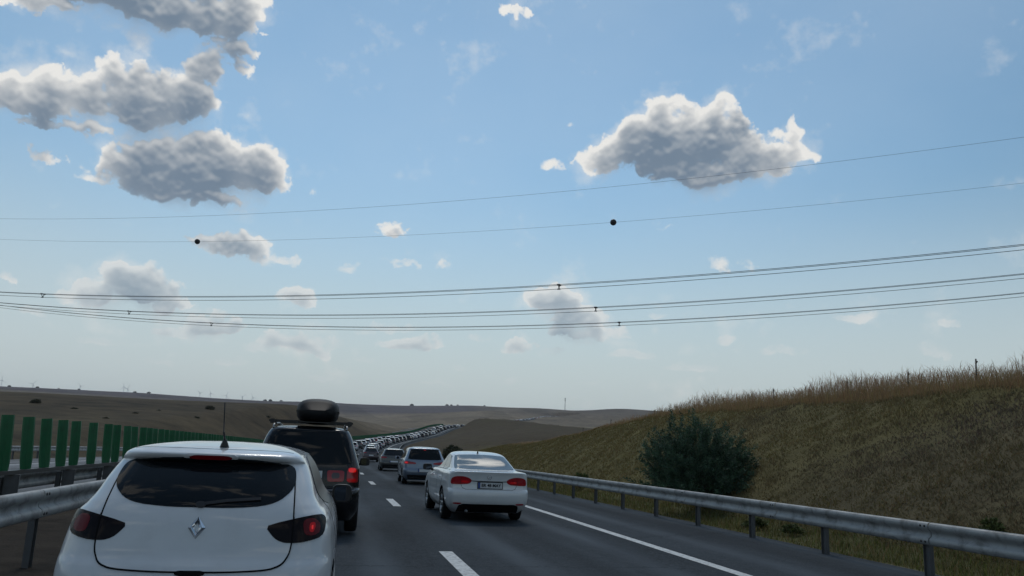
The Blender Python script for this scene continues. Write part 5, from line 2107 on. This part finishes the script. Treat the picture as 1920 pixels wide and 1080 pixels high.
for i, (a, px) in enumerate([(-19.66, 5), (-18.19, 5), (-17.05, 3), (-15.94, 4), (-12.75, 5), (-11.93, 6), (-4.66, 6), (-4.32, 7), (-3.62, 5), (-1.74, 8), (-.93, 9), (-.31, 7), (5.28, 8), (7.75, 6), (8.06, 5), (8.5, 4), (10.39, 4)]):
    p, D = crest_at(a)
    s_ = px / 1500 * D * .68
    root = empty('skyline_tree', p - Vector((0, 0, s_ * .42)), i * 1.7)
    root.scale = (s_ * 1.15, s_ * 1.15, s_)
    tag(root, 'tiny dark tree on the far ridge, %s from the left of the ridge trees' % NTH[i], 'tree', 'trees on the far ridge')
    obj('crown', TREES[i % 2], root)
    obj('trunk', TRUNK_ME, root)

TW = MB()
TW.tube([(0, 0, -90), (0, 0, 80)], 2.3, 8, 0, 1.4)
TW = TW.mesh('tower', [M_TURBINE], True)
NA = MB()
NA.box(-1.8, 1.8, -3, 7, 78.5, 82)
NA = NA.mesh('nacelle', [M_TURBINE])
BL = MB()
BL.add([(-1.2, 0, 0), (1.2, 0, 0), (1.6, 0, 9), (-.5, 0, 9), (.25, 0, 42), (-.25, 0, 42), (-1.2, .7, 0), (1.2, .7, 0), (1.6, .5, 9), (-.5, .5, 9), (.25, .2, 42), (-.25, .2, 42)],
       [(0, 1, 2, 3), (3, 2, 4, 5), (7, 6, 9, 8), (8, 9, 11, 10), (1, 7, 8, 2), (2, 8, 10, 4), (6, 0, 3, 9), (9, 3, 5, 11), (4, 10, 11, 5)])
BL = BL.mesh('blade', [M_TURBINE])
for i, (a, h) in enumerate([(-20.08, 13), (-18.45, 8), (-15.89, 8), (-13.42, 11), (-13.2, 8), (-8.84, 9), (-8.17, 10), (-7.17, 8), (-6.15, 7), (-5.46, 6)]):
    p, D = crest_at(a)
    Dt = 7200.
    top = p.z / D * Dt + (CAM_H - CAM_H * Dt / D) + h / 1500 * Dt * .75
    ar = math.radians(a)
    root = empty('wind_turbine', (math.sin(ar) * Dt, math.cos(ar) * Dt, top - 80), -ar + (i % 3 - 1) * .5)
    tag(root, 'tiny pale wind turbine beyond the left ridge, %s turbine from the left' % NTH[i], 'wind turbine', 'wind turbines on the horizon')
    obj('tower', TW, root)
    obj('nacelle', NA, root)
    for k in range(3):
        b = obj('blade', BL, root, (0, -4, 80.3))
        b.rotation_euler = (0, math.radians(120 * k + 37 * i), 0)

p, D = crest_at(16.1)
H = 23 / 1500 * D
root = empty('radio_mast', p - Vector((0, 0, 1)))
tag(root, 'thin lattice radio mast on the hill above the far queue', 'mast')
m = MB()
for sx, sy in ((-1, -1), (1, -1), (0, 1)):
    m.tube([(sx * .8, sy * .8, 0), (sx * .55, sy * .55, H)], .28, 5)
for k in range(12):
    z0, z1 = H * k / 12, H * (k + 1) / 12
    m.tube([(-.75, -.75, z0), (.75, -.75, z1)], .12, 4)
    m.tube([(.75, -.75, z0), (0, .75, z1)], .12, 4)
m.build('lattice', M_MAST, root)
m = MB()
for z in (.97, .9, .80):
    m.box(-1.3, 1.3, -.9, .9, H * z - 1.4, H * z)
m.build('antennas', M_MAST, root)


# ------------------------------------------------------------------ thin haze over the whole landscape
m = MB()
m.box(-13500, 13500, -13500, 13500, -9, 460)
hz = m.build('haze', [], None)
mh = bpy.data.materials.new('thin_haze')
mh.use_nodes = True
t = NT(mh.node_tree)
t.n.clear()
vo = t.node('ShaderNodeVolumePrincipled')
vo.inputs['Color'].default_value = (.86, .90, .96, 1)
vo.inputs['Density'].default_value = 6.0e-5
vo.inputs['Anisotropy'].default_value = .35
ou = t.node('ShaderNodeOutputMaterial')
t.link(vo.outputs[0], ou.inputs['Volume'])
hz.data.materials.append(mh)
tag(hz, 'faint pale haze in the air over the fields', kind='stuff')
